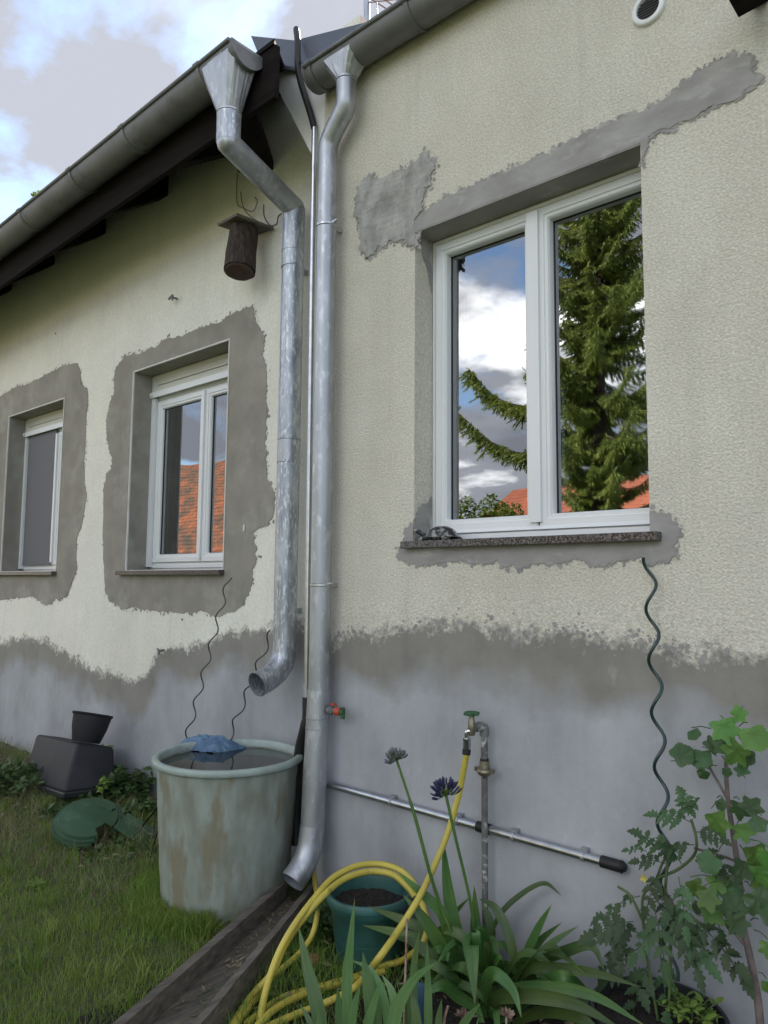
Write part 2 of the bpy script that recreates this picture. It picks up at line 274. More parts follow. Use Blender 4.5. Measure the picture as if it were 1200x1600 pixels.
# ------------------------------------------------------------------ mesh builder
class MB:
    def __init__(s): s.v = []; s.f = []; s.smooth = []
    def add(s, vs, fs, smooth=False):
        o = len(s.v); s.v += [tuple(v) for v in vs]; s.f += [tuple(i + o for i in f) for f in fs]; s.smooth += [smooth] * len(fs); return s
    def box(s, x0, x1, y0, y1, z0, z1):
        return s.add([(x0, y0, z0), (x1, y0, z0), (x1, y1, z0), (x0, y1, z0), (x0, y0, z1), (x1, y0, z1), (x1, y1, z1), (x0, y1, z1)],
                     [(0, 3, 2, 1), (4, 5, 6, 7), (0, 1, 5, 4), (1, 2, 6, 5), (2, 3, 7, 6), (3, 0, 4, 7)])
    def hexa(s, p):      # 8 points: bottom 4 then top 4
        return s.add(p, [(0, 3, 2, 1), (4, 5, 6, 7), (0, 1, 5, 4), (1, 2, 6, 5), (2, 3, 7, 6), (3, 0, 4, 7)])
    def bar(s, a, b, w, h, up=Vector((0, 0, 1))):
        a, b = Vector(a), Vector(b); d = (b - a).normalized(); sd = d.cross(up)
        if sd.length < 1e-4: sd = d.cross(Vector((1, 0, 0)))
        sd.normalize(); u = sd.cross(d).normalized(); sd = sd * w / 2; u = u * h / 2
        return s.hexa([a - sd - u, a + sd - u, b + sd - u, b - sd - u, a - sd + u, a + sd + u, b + sd + u, b - sd + u])
    def tube(s, pts, r, n=12, cap=True, wall=None):
        pts = [Vector(p) for p in pts]; R = r if isinstance(r, (list, tuple)) else [r] * len(pts)
        rings = []; prev = None
        for i, p in enumerate(pts):
            d = (pts[min(i + 1, len(pts) - 1)] - pts[max(i - 1, 0)]).normalized()
            if prev is None:
                a = d.cross(Vector((0, 0, 1)))
                if a.length < 1e-3: a = d.cross(Vector((1, 0, 0)))
                a.normalize()
            else:
                a = prev - d * prev.dot(d); a.normalize()
            prev = a; b = d.cross(a)
            rings.append([p + (a * math.cos(2 * math.pi * k / n) + b * math.sin(2 * math.pi * k / n)) * R[i] for k in range(n)])
        vs = [v for g in rings for v in g]
        fs = [(i * n + k, i * n + (k + 1) % n, (i + 1) * n + (k + 1) % n, (i + 1) * n + k) for i in range(len(pts) - 1) for k in range(n)]
        s.add(vs, fs, True)
        if cap: s.add(rings[0], [tuple(range(n))[::-1]]); s.add(rings[-1], [tuple(range(n))])
        return s
    def lathe(s, prof, c, n=32, axis=None, smooth=True):
        c = Vector(c); q = Vector((0, 0, 1)).rotation_difference(Vector(axis)) if axis is not None else None
        vs = []
        for (r, z) in prof:
            for k in range(n):
                p = Vector((r * math.cos(2 * math.pi * k / n), r * math.sin(2 * math.pi * k / n), z))
                if q: p = q @ p
                vs.append(c + p)
        fs = [(i * n + k, i * n + (k + 1) % n, (i + 1) * n + (k + 1) % n, (i + 1) * n + k) for i in range(len(prof) - 1) for k in range(n)]
        return s.add(vs, fs, smooth)
    def rect_loft(s, x0, x1, z0, z1, prof):   # mitred frame: prof = [(inset, y), ...]
        vs = []; n = len(prof)
        for t, y in prof: vs += [(x0 + t, y, z0 + t), (x1 - t, y, z0 + t), (x1 - t, y, z1 - t), (x0 + t, y, z1 - t)]
        fs = [(i * 4 + k, i * 4 + (k + 1) % 4, (i + 1) * 4 + (k + 1) % 4, (i + 1) * 4 + k) for i in range(n - 1) for k in range(4)]
        return s.add(vs, fs)
    def slab(s, outer, y0, y1, hole=None, smooth=False):   # polygon in xz given thickness in y (front y0)
        loops = [[Vector((p[0], p[1], 0)) for p in outer]]
        if hole: loops.append([Vector((p[0], p[1], 0)) for p in hole])
        tri = tessellate_polygon(loops); flat = [p for l in loops for p in l]; n = len(flat)
        vs = [(p.x, y0, p.y) for p in flat] + [(p.x, y1, p.y) for p in flat]
        fs = []
        for t in tri:
            a, b, c = t
            nrm = (flat[b] - flat[a]).cross(flat[c] - flat[a]).z
            t = (a, b, c) if nrm > 0 else (a, c, b)
            fs.append(t)
        o = 0
        for l in loops:
            k = len(l)
            for i in range(k): fs.append((o + i, o + (i + 1) % k, o + (i + 1) % k + n, o + i + n))
            o += k
        return s.add(vs, fs)
    def build(s, name, m, parent=None, loc=None):
        W = WL.get(parent.name, Vector()) if parent else (Vector(loc) if loc is not None else Vector())
        me = bpy.data.meshes.new(name); me.from_pydata([(v[0] - W.x, v[1] - W.y, v[2] - W.z) for v in s.v], [], s.f)
        me.polygons.foreach_set('use_smooth', s.smooth); me.update()
        if any(s.smooth): me.set_sharp_from_angle(angle=math.radians(50))
        me.materials.append(m)
        o = bpy.data.objects.new(name, me); C.objects.link(o)
        if parent: o.parent = parent
        elif loc is not None: o.location = loc
        WL[o.name] = W
        return o
WL = {}
def empty(name, loc, label, cat, group=None):
    o = bpy.data.objects.new(name, None); C.objects.link(o); o.location = loc; o.empty_display_size = .1
    WL[o.name] = Vector(loc); tag(o, label, cat, group); return o
def tag(o, label=None, cat=None, group=None, kind=None):
    if label: o['label'] = label
    if cat: o['category'] = cat
    if group: o['group'] = group
    if kind: o['kind'] = kind
    return o
def ragged(poly, amp, depth=4, seed=0, closed=True, skip=()):
    rr = random.Random(seed); out = []
    n = len(poly)
    for i in range(n if closed else n - 1):
        a, b = poly[i], poly[(i + 1) % n]
        seg = [a, b]
        if i not in skip:
            L = math.hypot(b[0] - a[0], b[1] - a[1]); A = amp
            dd = max(1, min(depth, int(math.log2(max(L / .006, 2)))))
            for _ in range(dd):
                ns = [seg[0]]
                for p, q in zip(seg, seg[1:]):
                    l = math.hypot(q[0] - p[0], q[1] - p[1]); nx, nz_ = -(q[1] - p[1]) / (l + 1e-9), (q[0] - p[0]) / (l + 1e-9)
                    t = rr.gauss(0, 1) * min(A, l * .28)
                    ns += [((p[0] + q[0]) / 2 + nx * t, (p[1] + q[1]) / 2 + nz_ * t), q]
                seg = ns; A *= .62
        out += seg[:-1]
    if not closed: out.append(poly[-1])
    return out
def splats(b, outline, y, n, spread, seed, smax=.012, zf=None):
    rr = random.Random(seed); m = len(outline)
    for _ in range(n):
        i = rr.randrange(m - 1); p, q = outline[i], outline[i + 1]; t_ = rr.random(); nx, nz_ = -(q[1] - p[1]), q[0] - p[0]; l = math.hypot(nx, nz_) + 1e-9
        o_ = rr.gauss(0, spread); c = (p[0] + (q[0] - p[0]) * t_ + nx / l * o_, p[1] + (q[1] - p[1]) * t_ + nz_ / l * o_); r = smax * rr.random() ** 2 + .0015; k = rr.randint(5, 8); a0 = rr.uniform(0, 6)
        yy_ = y - rr.random() * .0018
        b.add([(c[0] + r * rr.uniform(.5, 1.3) * math.cos(a0 + 6.283 * j / k), yy_, c[1] + r * rr.uniform(.5, 1.3) * math.sin(a0 + 6.283 * j / k)) for j in range(k)], [tuple(range(k))])
def px_poly(pts, y): return [(onY(a, b, y).x, onY(a, b, y).z) for a, b in pts]
def smooth_path(pts, n=8):
    pts = [Vector(p) for p in pts]; P = [pts[0] * 2 - pts[1]] + pts + [pts[-1] * 2 - pts[-2]]; o = []
    for i in range(1, len(P) - 2):
        for k in range(n):
            t = k / n; a, b, c, d = P[i - 1:i + 3]
            o.append(.5 * ((2 * b) + (c - a) * t + (2 * a - 5 * b + 4 * c - d) * t * t + (3 * b - a - 3 * c + d) * t ** 3))
    o.append(pts[-1]); return o

# ================================================================== SETTING: ground
g = MB(); g.add([(-220, -220, 0), (220, -220, 0), (220, 220, 0), (-220, 220, 0)], [(0, 1, 2, 3)])
tag(g.build('ground', M_lawn), kind='structure')
def lump(x, y, s, a): return a * noise.noise(Vector((x * s, y * s, 1.7)))
def sheet(name, x0, x1, y0, y1, nx, ny, fz, m, keep=None):
    vs = []; fs = []
    for j in range(ny + 1):
        for i in range(nx + 1):
            x = x0 + (x1 - x0) * i / nx; y = y0 + (y1 - y0) * j / ny; vs.append((x, y, fz(x, y)))
    for j in range(ny):
        for i in range(nx):
            a = j * (nx + 1) + i
            if keep is None or keep(x0 + (x1 - x0) * (i + .5) / nx, y0 + (y1 - y0) * (j + .5) / ny): fs.append((a, a + 1, a + nx + 2, a + nx + 1))
    b = MB(); b.add(vs, fs, True); return tag(b.build(name, m), kind='structure')
def bed_edge(x): return -1.25 + .12 * noise.noise(Vector((x * 2, 0, 0)))
sheet('soil_bed', -2.65, .6, -1.3, -.0, 150, 60, lambda x, y: .012 + lump(x, y, 9, .014) + lump(x, y, 31, .008), M_soil, lambda x, y: y > bed_edge(x))
def moundz(x, y):
    e = max(0, min(1, (y + .75 + .25 * noise.noise(Vector((x * 1.3, 4, 0)))) / .6))
    return .006 + .10 * e * max(0, min(1, (-3.2 - x) / .8)) + lump(x, y, 8, .02) * e
sheet('lawn', -14, -2.2, -4.5, .25, 240, 110, moundz, M_lawn)

# ================================================================== HOUSES
YL, YR = .25, 0.0
XC = -2.76                       # the corner where the right hand wing starts
def wall_mesh(b, x0, x1, z0, z1, y0, y1, holes):
    xs = sorted({x0, x1} | {h[0] for h in holes} | {h[1] for h in holes}); zs = sorted({z0, z1} | {h[2] for h in holes} | {h[3] for h in holes})
    inh = lambda x, z: any(h[0] < x < h[1] and h[2] < z < h[3] for h in holes)
    idx = {}; vs = []; fs = []
    def V(x, y, z):
        k = (round(x, 5), y, round(z, 5))
        if k not in idx: idx[k] = len(vs); vs.append((x, y, z))
        return idx[k]
    for i in range(len(xs) - 1):
        for j in range(len(zs) - 1):
            a, c, d, e_ = xs[i], xs[i + 1], zs[j], zs[j + 1]
            if inh((a + c) / 2, (d + e_) / 2): continue
            fs.append((V(a, y0, d), V(c, y0, d), V(c, y0, e_), V(a, y0, e_)))
            fs.append((V(a, y1, e_), V(c, y1, e_), V(c, y1, d), V(a, y1, d)))
    for h in holes:
        a, c, d, e_ = h
        fs += [(V(a, y0, d), V(a, y1, d), V(c, y1, d), V(c, y0, d)), (V(a, y0, e_), V(c, y0, e_), V(c, y1, e_), V(a, y1, e_)),
               (V(a, y0, d), V(a, y0, e_), V(a, y1, e_), V(a, y1, d)), (V(c, y0, d), V(c, y1, d), V(c, y1, e_), V(c, y0, e_))]
    fs += [(V(x0, y0, z0), V(x0, y0, z1), V(x0, y1, z1), V(x0, y1, z0)), (V(x1, y0, z0), V(x1, y1, z0), V(x1, y1, z1), V(x1, y0, z1)),
           (V(x0, y0, z1), V(x1, y0, z1), V(x1, y1, z1), V(x0, y1, z1))]
    b.add(vs, fs)
def set_d(o, val=None, vals=None):
    a = o.data.attributes.new('d', 'FLOAT', 'POINT'); n = len(o.data.vertices)
    a.data.foreach_set('value', [val] * n if vals is None else vals)
def plinth(name, root, curve, y, m, x1, zbot=-.3):
    """thin coat over the lower wall; rows at fixed depths below its ragged edge"""
    rows = [-.13, -.09, -.06, -.03, 0, .03, .06, .1, .16, .24, .34, .5, .9, 2.0]
    pts = smooth_path([Vector((p[0], 0, p[1])) for p in curve], 14); vs = []; dv = []
    for p in pts:
        for r in rows: vs.append((p.x, y, max(zbot, p.z - r))); dv.append(r)
    n = len(rows); fs = []
    for i in range(len(pts) - 1):
        for j in range(n - 1): fs.append((i * n + j, i * n + j + 1, (i + 1) * n + j + 1, (i + 1) * n + j))
    b = MB(); b.add(vs, fs); o = b.build(name, m, root); set_d(o, vals=dv); return o

holeR = (-2.135, -1.055, 1.735, 3.18)
holeL2 = (-5.055, -3.88, 1.622, 3.105)
holeL1 = (-7.30, -6.17, 1.622, 3.085)
hl = empty('house', (-6, YL, 0), 'set back left wing with smooth cream render, two shuttered windows and dark eaves', 'house')
hr = empty('house', (-1, YR, 0), 'near right wing with rough cream stucco, one large white window and round vent', 'house')
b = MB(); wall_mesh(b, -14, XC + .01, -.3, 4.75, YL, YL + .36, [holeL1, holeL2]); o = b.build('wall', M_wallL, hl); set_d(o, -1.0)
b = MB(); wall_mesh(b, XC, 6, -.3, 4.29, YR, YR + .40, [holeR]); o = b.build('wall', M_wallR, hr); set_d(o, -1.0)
# back walls and gables close the houses
b = MB(); b.box(-14, XC - .01, 8.6, 8.9, -.3, 4.4); b.box(-14, -13.7, YL + .362, 8.598, -.3, 4.6); b.build('back_wall', M_housew, hl)
b = MB(); b.box(XC + .01, 6, 8.6, 8.9, -.3, 4.4); b.box(5.7, 5.998, YR + .402, 8.598, -.3, 4.6); b.box(XC + .01, XC + .2, YR + .402, 8.598, -.3, 4.6); b.build('back_wall', M_housew, hr)

def curve_px(pts, y): return [(onY(a, c, y).x, onY(a, c, y).z) for a, c in pts]
cl = curve_px([(-420, 960), (-200, 990), (-60, 985), (0, 1000), (35, 995), (70, 1000), (95, 1015), (120, 1030), (150, 1045), (182, 1052), (205, 1064), (225, 1056), (250, 1020), (275, 1010), (300, 1010), (330, 1000), (355, 987), (385, 980), (410, 983), (435, 972), (478, 968), (500, 970)], YL)
cl[-1] = (XC + .005, cl[-1][1])
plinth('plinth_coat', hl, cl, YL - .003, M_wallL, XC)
crr = curve_px([(498, 1010), (530, 1000), (545, 990), (590, 986), (640, 978), (700, 975), (760, 972), (800, 985), (850, 990), (900, 985), (950, 1000), (1000, 997), (1050, 1013), (1100, 1022), (1150, 1018), (1200, 1022), (1300, 1030), (1500, 1060)], YR)
crr[0] = (XC + .002, crr[0][1])
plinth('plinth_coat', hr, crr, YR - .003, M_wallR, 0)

# ---- mortar patches, a few millimetres proud of the render
Z3 = lambda pts: [(x / 2.5, 460 + y / 2.5) for x, y in pts]
ring2 = Z3([(450, 300), (490, 235), (560, 225), (640, 180), (760, 140), (860, 110), (930, 65), (985, 50), (1000, 90), (1020, 150), (1042, 155), (1035, 200), (1020, 235), (1042, 300), (1040, 420), (1045, 480), (1035, 585), (1040, 650), (1045, 715), (1070, 770), (1072, 830), (1060, 880), (1050, 905), (990, 925), (1000, 985), (1002, 1050), (990, 1110), (965, 1180), (930, 1230), (850, 1260), (780, 1235), (700, 1245), (620, 1240), (540, 1225), (480, 1228), (430, 1200), (415, 1170), (405, 1040), (405, 760), (415, 700), (435, 690), (440, 640), (425, 600), (418, 530), (425, 450), (445, 390)])
ring1 = Z3([(0, 400), (60, 365), (110, 350), (200, 305), (300, 268), (312, 290), (315, 350), (343, 380), (335, 560), (330, 740), (340, 780), (325, 880), (300, 960), (298, 1080), (270, 1160), (250, 1185), (215, 1190), (195, 1210), (150, 1195), (130, 1180), (60, 1188), (0, 1195), (-60, 1190), (-90, 800), (-70, 420)])
def rect_loop(h, e=.001): return [(h[0] - e, h[2] - e), (h[1] + e, h[2] - e), (h[1] + e, h[3] + e), (h[0] - e, h[3] + e)]
for k, (rg, hh) in enumerate(((ring2, holeL2), (ring1, holeL1))):
    b = MB(); rgd = ragged(px_poly(rg, YL), .010, 5, 3 + k); b.slab(rgd, YL - .0045, YL + .002, rect_loop(hh, .004)); b.build('mortar_patch', M_mortar, hl)
    b = MB(); splats(b, rgd, YL - .0012, 700, .012, k); tag(b.build('mortar_splashes', M_mortar, hl), kind='stuff')
    # reveal linings in the same mortar and the white corner bead round the opening
    x0, x1, z0, z1 = hh; b = MB(); t = .004
    b.box(x0, x0 + t, YL - .005, YL + .19, z0, z1); b.box(x1 - t, x1, YL - .005, YL + .19, z0, z1); b.box(x0 + t, x1 - t, YL - .005, YL + .19, z1 - t, z1)
    b.build('reveal', M_mortar, hl)
    b = MB(); e = .006
    b.rect_loft(x0 - e, x1 + e, z0 - e, z1 + e, [(0, YL - .0065), (.001, YL - .009), (e * 1.7, YL - .009), (e * 1.8, YL + .002)])
    b.build('corner_bead', M_bead, hl)
Z4 = lambda pts: [(520 + x * .4667, 180 + y * .4667) for x, y in pts]
Z6 = lambda pts: [(560 + x / 1.875, y / 1.875) for x, y in pts]
pa = Z4([(75, 320), (78, 275), (118, 207), (180, 215), (205, 192), (250, 185), (285, 150), (300, 128), (340, 165), (325, 205), (312, 240), (300, 290), (290, 330), (280, 400), (285, 440), (250, 440), (245, 415), (200, 420), (150, 440), (128, 470), (112, 482), (92, 440), (88, 385)])
b = MB(); rgd = ragged(px_poly(pa, YR), .014, 6, 11); b.slab(rgd, YR - .007, YR + .002); b.build('mortar_patch', M_mortar2, hr)
b = MB(); splats(b, rgd, YR - .0025, 500, .011, 9)
x0, x1, z0, z1 = holeR
up_edge = px_poly(Z4([(285, 345), (300, 330), (400, 272), (520, 218), (640, 165), (700, 132), (800, 88), (900, 45), (985, 8)]), YR)
streak = px_poly(Z6([(850, 325), (900, 290), (950, 250), (1000, 210), (1050, 182), (1110, 170), (1145, 180), (1155, 215), (1188, 222), (1180, 240), (1130, 262), (1125, 285), (1050, 310), (1000, 335), (900, 378), (850, 402), (845, 440), (830, 470)]), YR)
lint = [(x0 - .012, z1 + .003), (x0 + .03, z1 + .10)]
lint = ragged([(x0 - .03, z1 - .01)] + up_edge + streak + [(x1 + .012, z1 - .10)], .007, 4, 21, closed=False)
splats(b, lint, YR - .0025, 900, .009, 12); tag(b.build('mortar_splashes', M_mortar2, hr), kind='stuff')
b = MB(); b.slab(lint + [(x1 + .002, z1 + .002), (x0 - .002, z1 + .002)], YR - .0055, YR + .002); b.build('mortar_patch', M_lintel, hr)
# soffit lining of the lintel, left reveal in cream render with mortar corners
b = MB(); b.box(x0, x1, YR - .006, YR + .128, z1 - .005, z1); b.build('reveal', M_lintel, hr)
cor = ragged([(YR + .128, z1 - .006), (YR - .004, z1 - .006), (YR + .05, z1 - .05), (YR + .10, z1 - .17), (YR + .128, z1 - .26)], .012, 3, 5)
b = MB(); b.add([(x0 + .0035, p[0], p[1]) for p in cor], [tuple(range(len(cor)))]); b.build('mortar_patch', M_lintel, hr)
cor = ragged([(YR - .003, z0), (YR - .003, z0 + .10), (YR + .05, z0 + .17), (YR + .128, z0 + .22), (YR + .128, z0)], .01, 3, 6)
b = MB(); b.add([(x0 + .0035, p[0], p[1]) for p in cor], [tuple(range(len(cor)))]); b.build('mortar_patch', M_lintel, hr)
low = px_poly(Z4([(262, 1440), (236, 1440), (238, 1395), (262, 1375), (290, 1362)]), YR)
low = [(p[0], p[1]) for p in low]
lowR = px_poly(Z4([(1065, 1335), (1095, 1330), (1120, 1345), (1150, 1372), (1163, 1400), (1155, 1460), (1120, 1500), (1060, 1505), (1000, 1488), (950, 1495), (880, 1512), (850, 1495), (800, 1490), (700, 1500), (610, 1517), (580, 1515), (540, 1495), (450, 1500), (350, 1500), (270, 1502), (225, 1485), (222, 1445), (236, 1435), (238, 1395), (262, 1375)]), YR)
poly = ragged([(x1 + .001, z0 + .075)] + lowR[1:] + [(x0 - .001, z0 + .10)], .008, 4, 31, closed=False) + [(x0 - .001, z0 + .001), (x1 + .001, z0 + .001)]
b = MB(); splats(b, poly[:-2], YR - .0015, 350, .008, 14); tag(b.build('mortar_splashes', M_lintel, hr), kind='stuff')
b = MB(); b.slab(poly, YR - .0045, YR + .002); b.build('mortar_patch', M_lintel, hr)

crl = [(p[0], p[1]) for p in crr]; b = MB(); splats(b, [(p.x, p.z) for p in smooth_path([Vector((q[0], 0, q[1])) for q in crr[:15]], 8)], YR - .0035, 420, .022, 15, .010); tag(b.build('mortar_splashes', M_lintel, hr), kind='stuff')
# ---- rooms behind the panes (dark, closed boxes) with curtains
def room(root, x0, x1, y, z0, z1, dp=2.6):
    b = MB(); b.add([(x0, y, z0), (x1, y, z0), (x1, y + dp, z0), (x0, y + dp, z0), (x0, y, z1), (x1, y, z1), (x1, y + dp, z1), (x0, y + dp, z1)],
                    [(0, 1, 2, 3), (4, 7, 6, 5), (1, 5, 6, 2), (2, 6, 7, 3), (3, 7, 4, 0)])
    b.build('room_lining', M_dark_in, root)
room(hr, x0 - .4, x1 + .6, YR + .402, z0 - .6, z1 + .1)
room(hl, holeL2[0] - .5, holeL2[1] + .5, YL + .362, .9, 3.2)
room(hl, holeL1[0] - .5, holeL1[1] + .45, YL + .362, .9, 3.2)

# ---- windows
def bars(root_win, x0, x1, z0, z1, yf, mullx, gl_y, lw=.05, sw=.06, centre=.035, bottom=.0):
    f = MB(); f.rect_loft(x0, x1, z0, z1, [(0, yf + .07), (0, yf), (lw * .45, yf), (lw * .5, yf + .006), (lw, yf + .006), (lw, yf + .05)])
    f.build('frame', M_white, root_win)
    for a, c in ((x0 + lw - .01, mullx - .004), (mullx + .004, x1 - lw + .01)):
        s = MB(); s.rect_loft(a, c, z0 + lw - .01 + bottom, z1 - lw + .01, [(0, yf + .05), (0, yf - .006), (.004, yf - .010), (sw * .62, yf - .010), (sw * .66, yf - .004), (sw - .006, yf - .004), (sw, yf + .006), (sw, gl_y + .02)])
        s.build('sash', M_white, root_win)
        k = MB(); k.rect_loft(a + sw - .001, c - sw + .001, z0 + lw - .01 + bottom + sw - .001, z1 - lw + .01 - sw + .001, [(0, gl_y - .004), (.005, gl_y - .006), (.005, gl_y + .004)])
        k.build('gasket', M_gasket, root_win)
        p = MB(); p.add([(a + sw - .006, gl_y, z0 + lw + bottom + sw - .02), (c - sw + .006, gl_y, z0 + lw + bottom + sw - .02), (c - sw + .006, gl_y, z1 - lw - sw + .02), (a + sw - .006, gl_y, z1 - lw - sw + .02)], [(0, 1, 2, 3)])
        p.build('pane', M_glass, root_win)
        p.v = [(v[0], v[1] + .016 + .0012 * (v[2] - z0) + .0008 * (v[0] - x0), v[2]) for v in p.v]; p.build('pane', M_glass, root_win)
    c = MB(); w_ = centre
    c.box(mullx - w_, mullx + w_ * .55, yf - .026, yf - .0105, z0 + lw + .012 + bottom, z1 - lw - .002)
    c.build('mullion_cover', M_white, root_win)
def sill(root_win, x0, x1, ztop, y0, y1, t):
    b = MB(); b.box(x0, x1, y0, y1, ztop - t, ztop); o = b.build('sill', M_granite, root_win)
    md = o.modifiers.new('bevel', 'BEVEL'); md.width = .003; md.segments = 2

wr = MB(); wx0, wx1, wz0, wz1 = x0 + .004, x1 + .075, z0 + .004, z1 - .007
wr.box(wx0, x1, .155, .195, wz0, wz0 + .02)
wr = wr.build('window', M_white, hr)
bars(wr, wx0, wx1, wz0 + .018, wz1, YR + .13, onY(842, 700, YR + .13).x, YR + .172, lw=.034, sw=.056)
b = MB(); b.box(wx0 + .01, x1 - .001, YR + .098, YR + .129, wz0 + .004, wz0 + .026); b.add([(wx0 + .01, YR + .105, wz0 + .034), (x1 - .001, YR + .105, wz0 + .034), (x1 - .001, YR + .12, wz0 + .05), (wx0 + .01, YR + .12, wz0 + .05)], [(0, 1, 2, 3)])
b.build('drip_rail', M_white, wr)
sl_a, sl_b = onY(625, 855, YR - .045).x, onY(1027, 846, YR - .045).x
sill(wr, sl_a, sl_b, z0, YR - .045, YR + .128, .032)
for root, hh, mu in ((hl, holeL2, onY(318, 800, YL + .19).x), (hl, holeL1, onY(88, 800, YL + .19).x)):
    a, c, d, e_ = hh
    k = MB(); k.box(a + .005, c - .005, YL + .20, YL + .24, d + .003, d + .02); k = k.build('window', M_white, root)
    bars(k, a + .012, c - .006, d + .022, e_ - .165, YL + .185, mu, YL + .207, centre=.02)
    # roller shutter box with its end plug and guide rails
    s = MB(); s.rect_loft(a + .006, c - .006, e_ - .165, e_ - .005, [(0, YL + .19), (0, YL + .150), (.004, YL + .146), (.03, YL + .146), (.034, YL + .150), (.05, YL + .152), (.0775, YL + .153)])
    s.build('shutter_box', M_cream_pl, k)
    s = MB(); s.box(a + .006, c - .006, YL + .134, YL + .145, e_ - .178, e_ - .135); s.build('shutter_slat', M_white, k)
    for ga in (a + .006, c - .045):
        s = MB(); s.box(ga, ga + .039, YL + .150, YL + .184, d + .03, e_ - .178); s.build('guide_rail', M_white, k)
    s = MB(); s.lathe([(0, .012), (.012, .012), (.014, .006), (.014, 0)], (a + .03, YL + .134, e_ - .155), 12, axis=(0, -1, 0)); s.build('end_plug', M_white, k)
    sill(k, a - .075, c + .012, d, YL - .05, YL + .186, .032)
# insect screen in the farther window, curtain and lamp in the nearer one
mu1 = onY(88, 800, YL + .19).x
b = MB(); b.box(holeL1[0] + .06, mu1 - .02, YL + .165, YL + .168, holeL1[2] + .06, holeL1[3] - .17); b.build('insect_screen', M_screen, hl)
b = MB(); cp = []
for i in range(61):
    x = holeL2[0] + .02 + i * .007; cp.append((x, YL + .42 + .02 * math.sin(i * 1.1)))
b.add([(x, y, zz_) for x, y in cp for zz_ in (1.3, 3.1)], [(2 * i, 2 * i + 2, 2 * i + 3, 2 * i + 1) for i in range(60)], True); b.build('curtain', M_curtain, hl)

lp = empty('table_lamp', (-4.75, YL + .62, 1.50), 'small lamp standing just inside the nearer shuttered window', 'lamp')
b = MB(); b.box(-5.0, -4.3, YL + .5, YL + .9, 1.46, 1.498); tag(b.build('window_table', M_boardwood), 'shelf inside the nearer shuttered window carrying the small lamp', 'shelf')
b = MB(); b.lathe([(.0, 0), (.05, 0), (.04, .03), (.012, .05), (.012, .16)], (-4.75, YL + .62, 1.50), 16); b.build('base', M_brass, lp)
b = MB(); b.lathe([(.075, .15), (.045, .28)], (-4.75, YL + .62, 1.50), 20); b.build('lamp_shade', M_curtain, lp)

# ---- eaves of the left wing: fascia, rafters, boards, roof
def gz(x): return 4.207 + (x + 5.807) * (4.28 - 4.207) / (5.807 - 2.956)      # height of the gutter lip along the left wing
XE = -2.83
b = MB(); b.hexa([(-14, -.29, gz(-14) - .30), (XE, -.29, gz(XE) - .265), (XE, -.26, gz(XE) - .265), (-14, -.26, gz(-14) - .30), (-14, -.29, gz(-14) + .02), (XE, -.29, gz(XE) + .02), (XE, -.26, gz(XE) + .02), (-14, -.26, gz(-14) + .02)])
b.build('fascia', M_wood_d, hl)
b = MB(); b.hexa([(-14, -.30, gz(-14) + .015), (XE, -.30, gz(XE) + .02), (-3.60, YL + .3, 4.72), (-14, YL + .3, 4.70), (-14, -.30, gz(-14) + .04), (XE, -.30, gz(XE) + .045), (-3.60, YL + .3, 4.75), (-14, YL + .3, 4.73)])
b.build('eaves_boards', M_wood_d, hl)
for xr in [-4.68 - .913 * i for i in range(-1, 10)]:
    b = MB(); b.hexa([(xr - .12, -.259, gz(xr) - .24), (xr, -.259, gz(xr) - .24), (xr, YL - .001, 4.36), (xr - .12, YL - .001, 4.36), (xr - .12, -.259, gz(xr) + .01), (xr, -.259, gz(xr) + .01), (xr, YL - .001, 4.62), (xr - .12, YL - .001, 4.62)])
    b.build('rafter', M_wood_d, hl)
pA, pB = onY(372, 180, -.2), onY(401, 262, YL - .05)
b = MB(); b.bar(pA, pB, .22, .06); b.build('brace', M_wood_d, hl)
def roofing(root, x0, x1, ye, ze, yr, zr, yb, zb, m, n=13):
    for (ya, za, yc, zc, nm) in ((ye, ze, yr, zr, 'roof'), (yr, zr, yb, zb, 'roof')):
        b = MB()
        for i in range(n):
            t0, t1 = i / n, (i + 1) / n
            y0, z0_, y1, z1_ = ya + (yc - ya) * t0, za + (zc - za) * t0, ya + (yc - ya) * t1, za + (zc - za) * t1
            b.hexa([(x0, y0, z0_), (x1, y0, z0_), (x1, y1, z1_), (x0, y1, z1_), (x0, y0, z0_ + .06), (x1, y0, z0_ + .06), (x1, y1, z1_ + .035), (x0, y1, z1_ + .035)])
        b.build(nm, m, root)
roofing(hl, -14.2, -3.28, -.36, 4.24, 4.4, 7.55, 9.1, 4.3, M_tile)
roofing(hr, XC, 6.2, .0, 4.295, 4.4, 7.30, 9.1, 4.25, M_tile)
# corbel board and bent flashing where the two roofs meet
cp = px_poly([(420, 112), (500, 108), (500, 300), (485, 275)], YR)
b = MB(); b.slab([cp[0], cp[1], (XC - .002, cp[1][1]), (XC - .002, cp[2][1]), cp[3]][0:1] + [(XC - .002, cp[1][1]), (XC - .002, cp[3][1] - .05)], YR + .0, YR + .10); b.build('corbel', mat('pale_corbel_render', (.82, .81, .79), (.74, .73, .70), scale=6, rough=.9, bump=.4, bscale=50), hr)
fa = [onY(392, 56, .0), onY(412, 105, -.02), onY(470, 109, -.02), onY(460, 63, .02)]
fb = [onY(460, 63, .02), onY(470, 109, -.02), onY(610, 60, -.02), onY(610, 25, .02)]
b = MB()
for q in (fa, fb):
    dv = Vector((0, .03, .01)); b.hexa([q[1], q[2], q[2] + dv, q[1] + dv, q[0], q[3], q[3] + dv, q[0] + dv])
b.build('flashing', M_flash, hr)
b = MB(); q = [onY(412, 105, -.02), onY(470, 109, -.02)]; b.bar(q[0] + Vector((0, -.006, 0)), q[1] + Vector((0, -.006, 0)), .014, .018); b.build('flashing_lip', M_flash, hr)
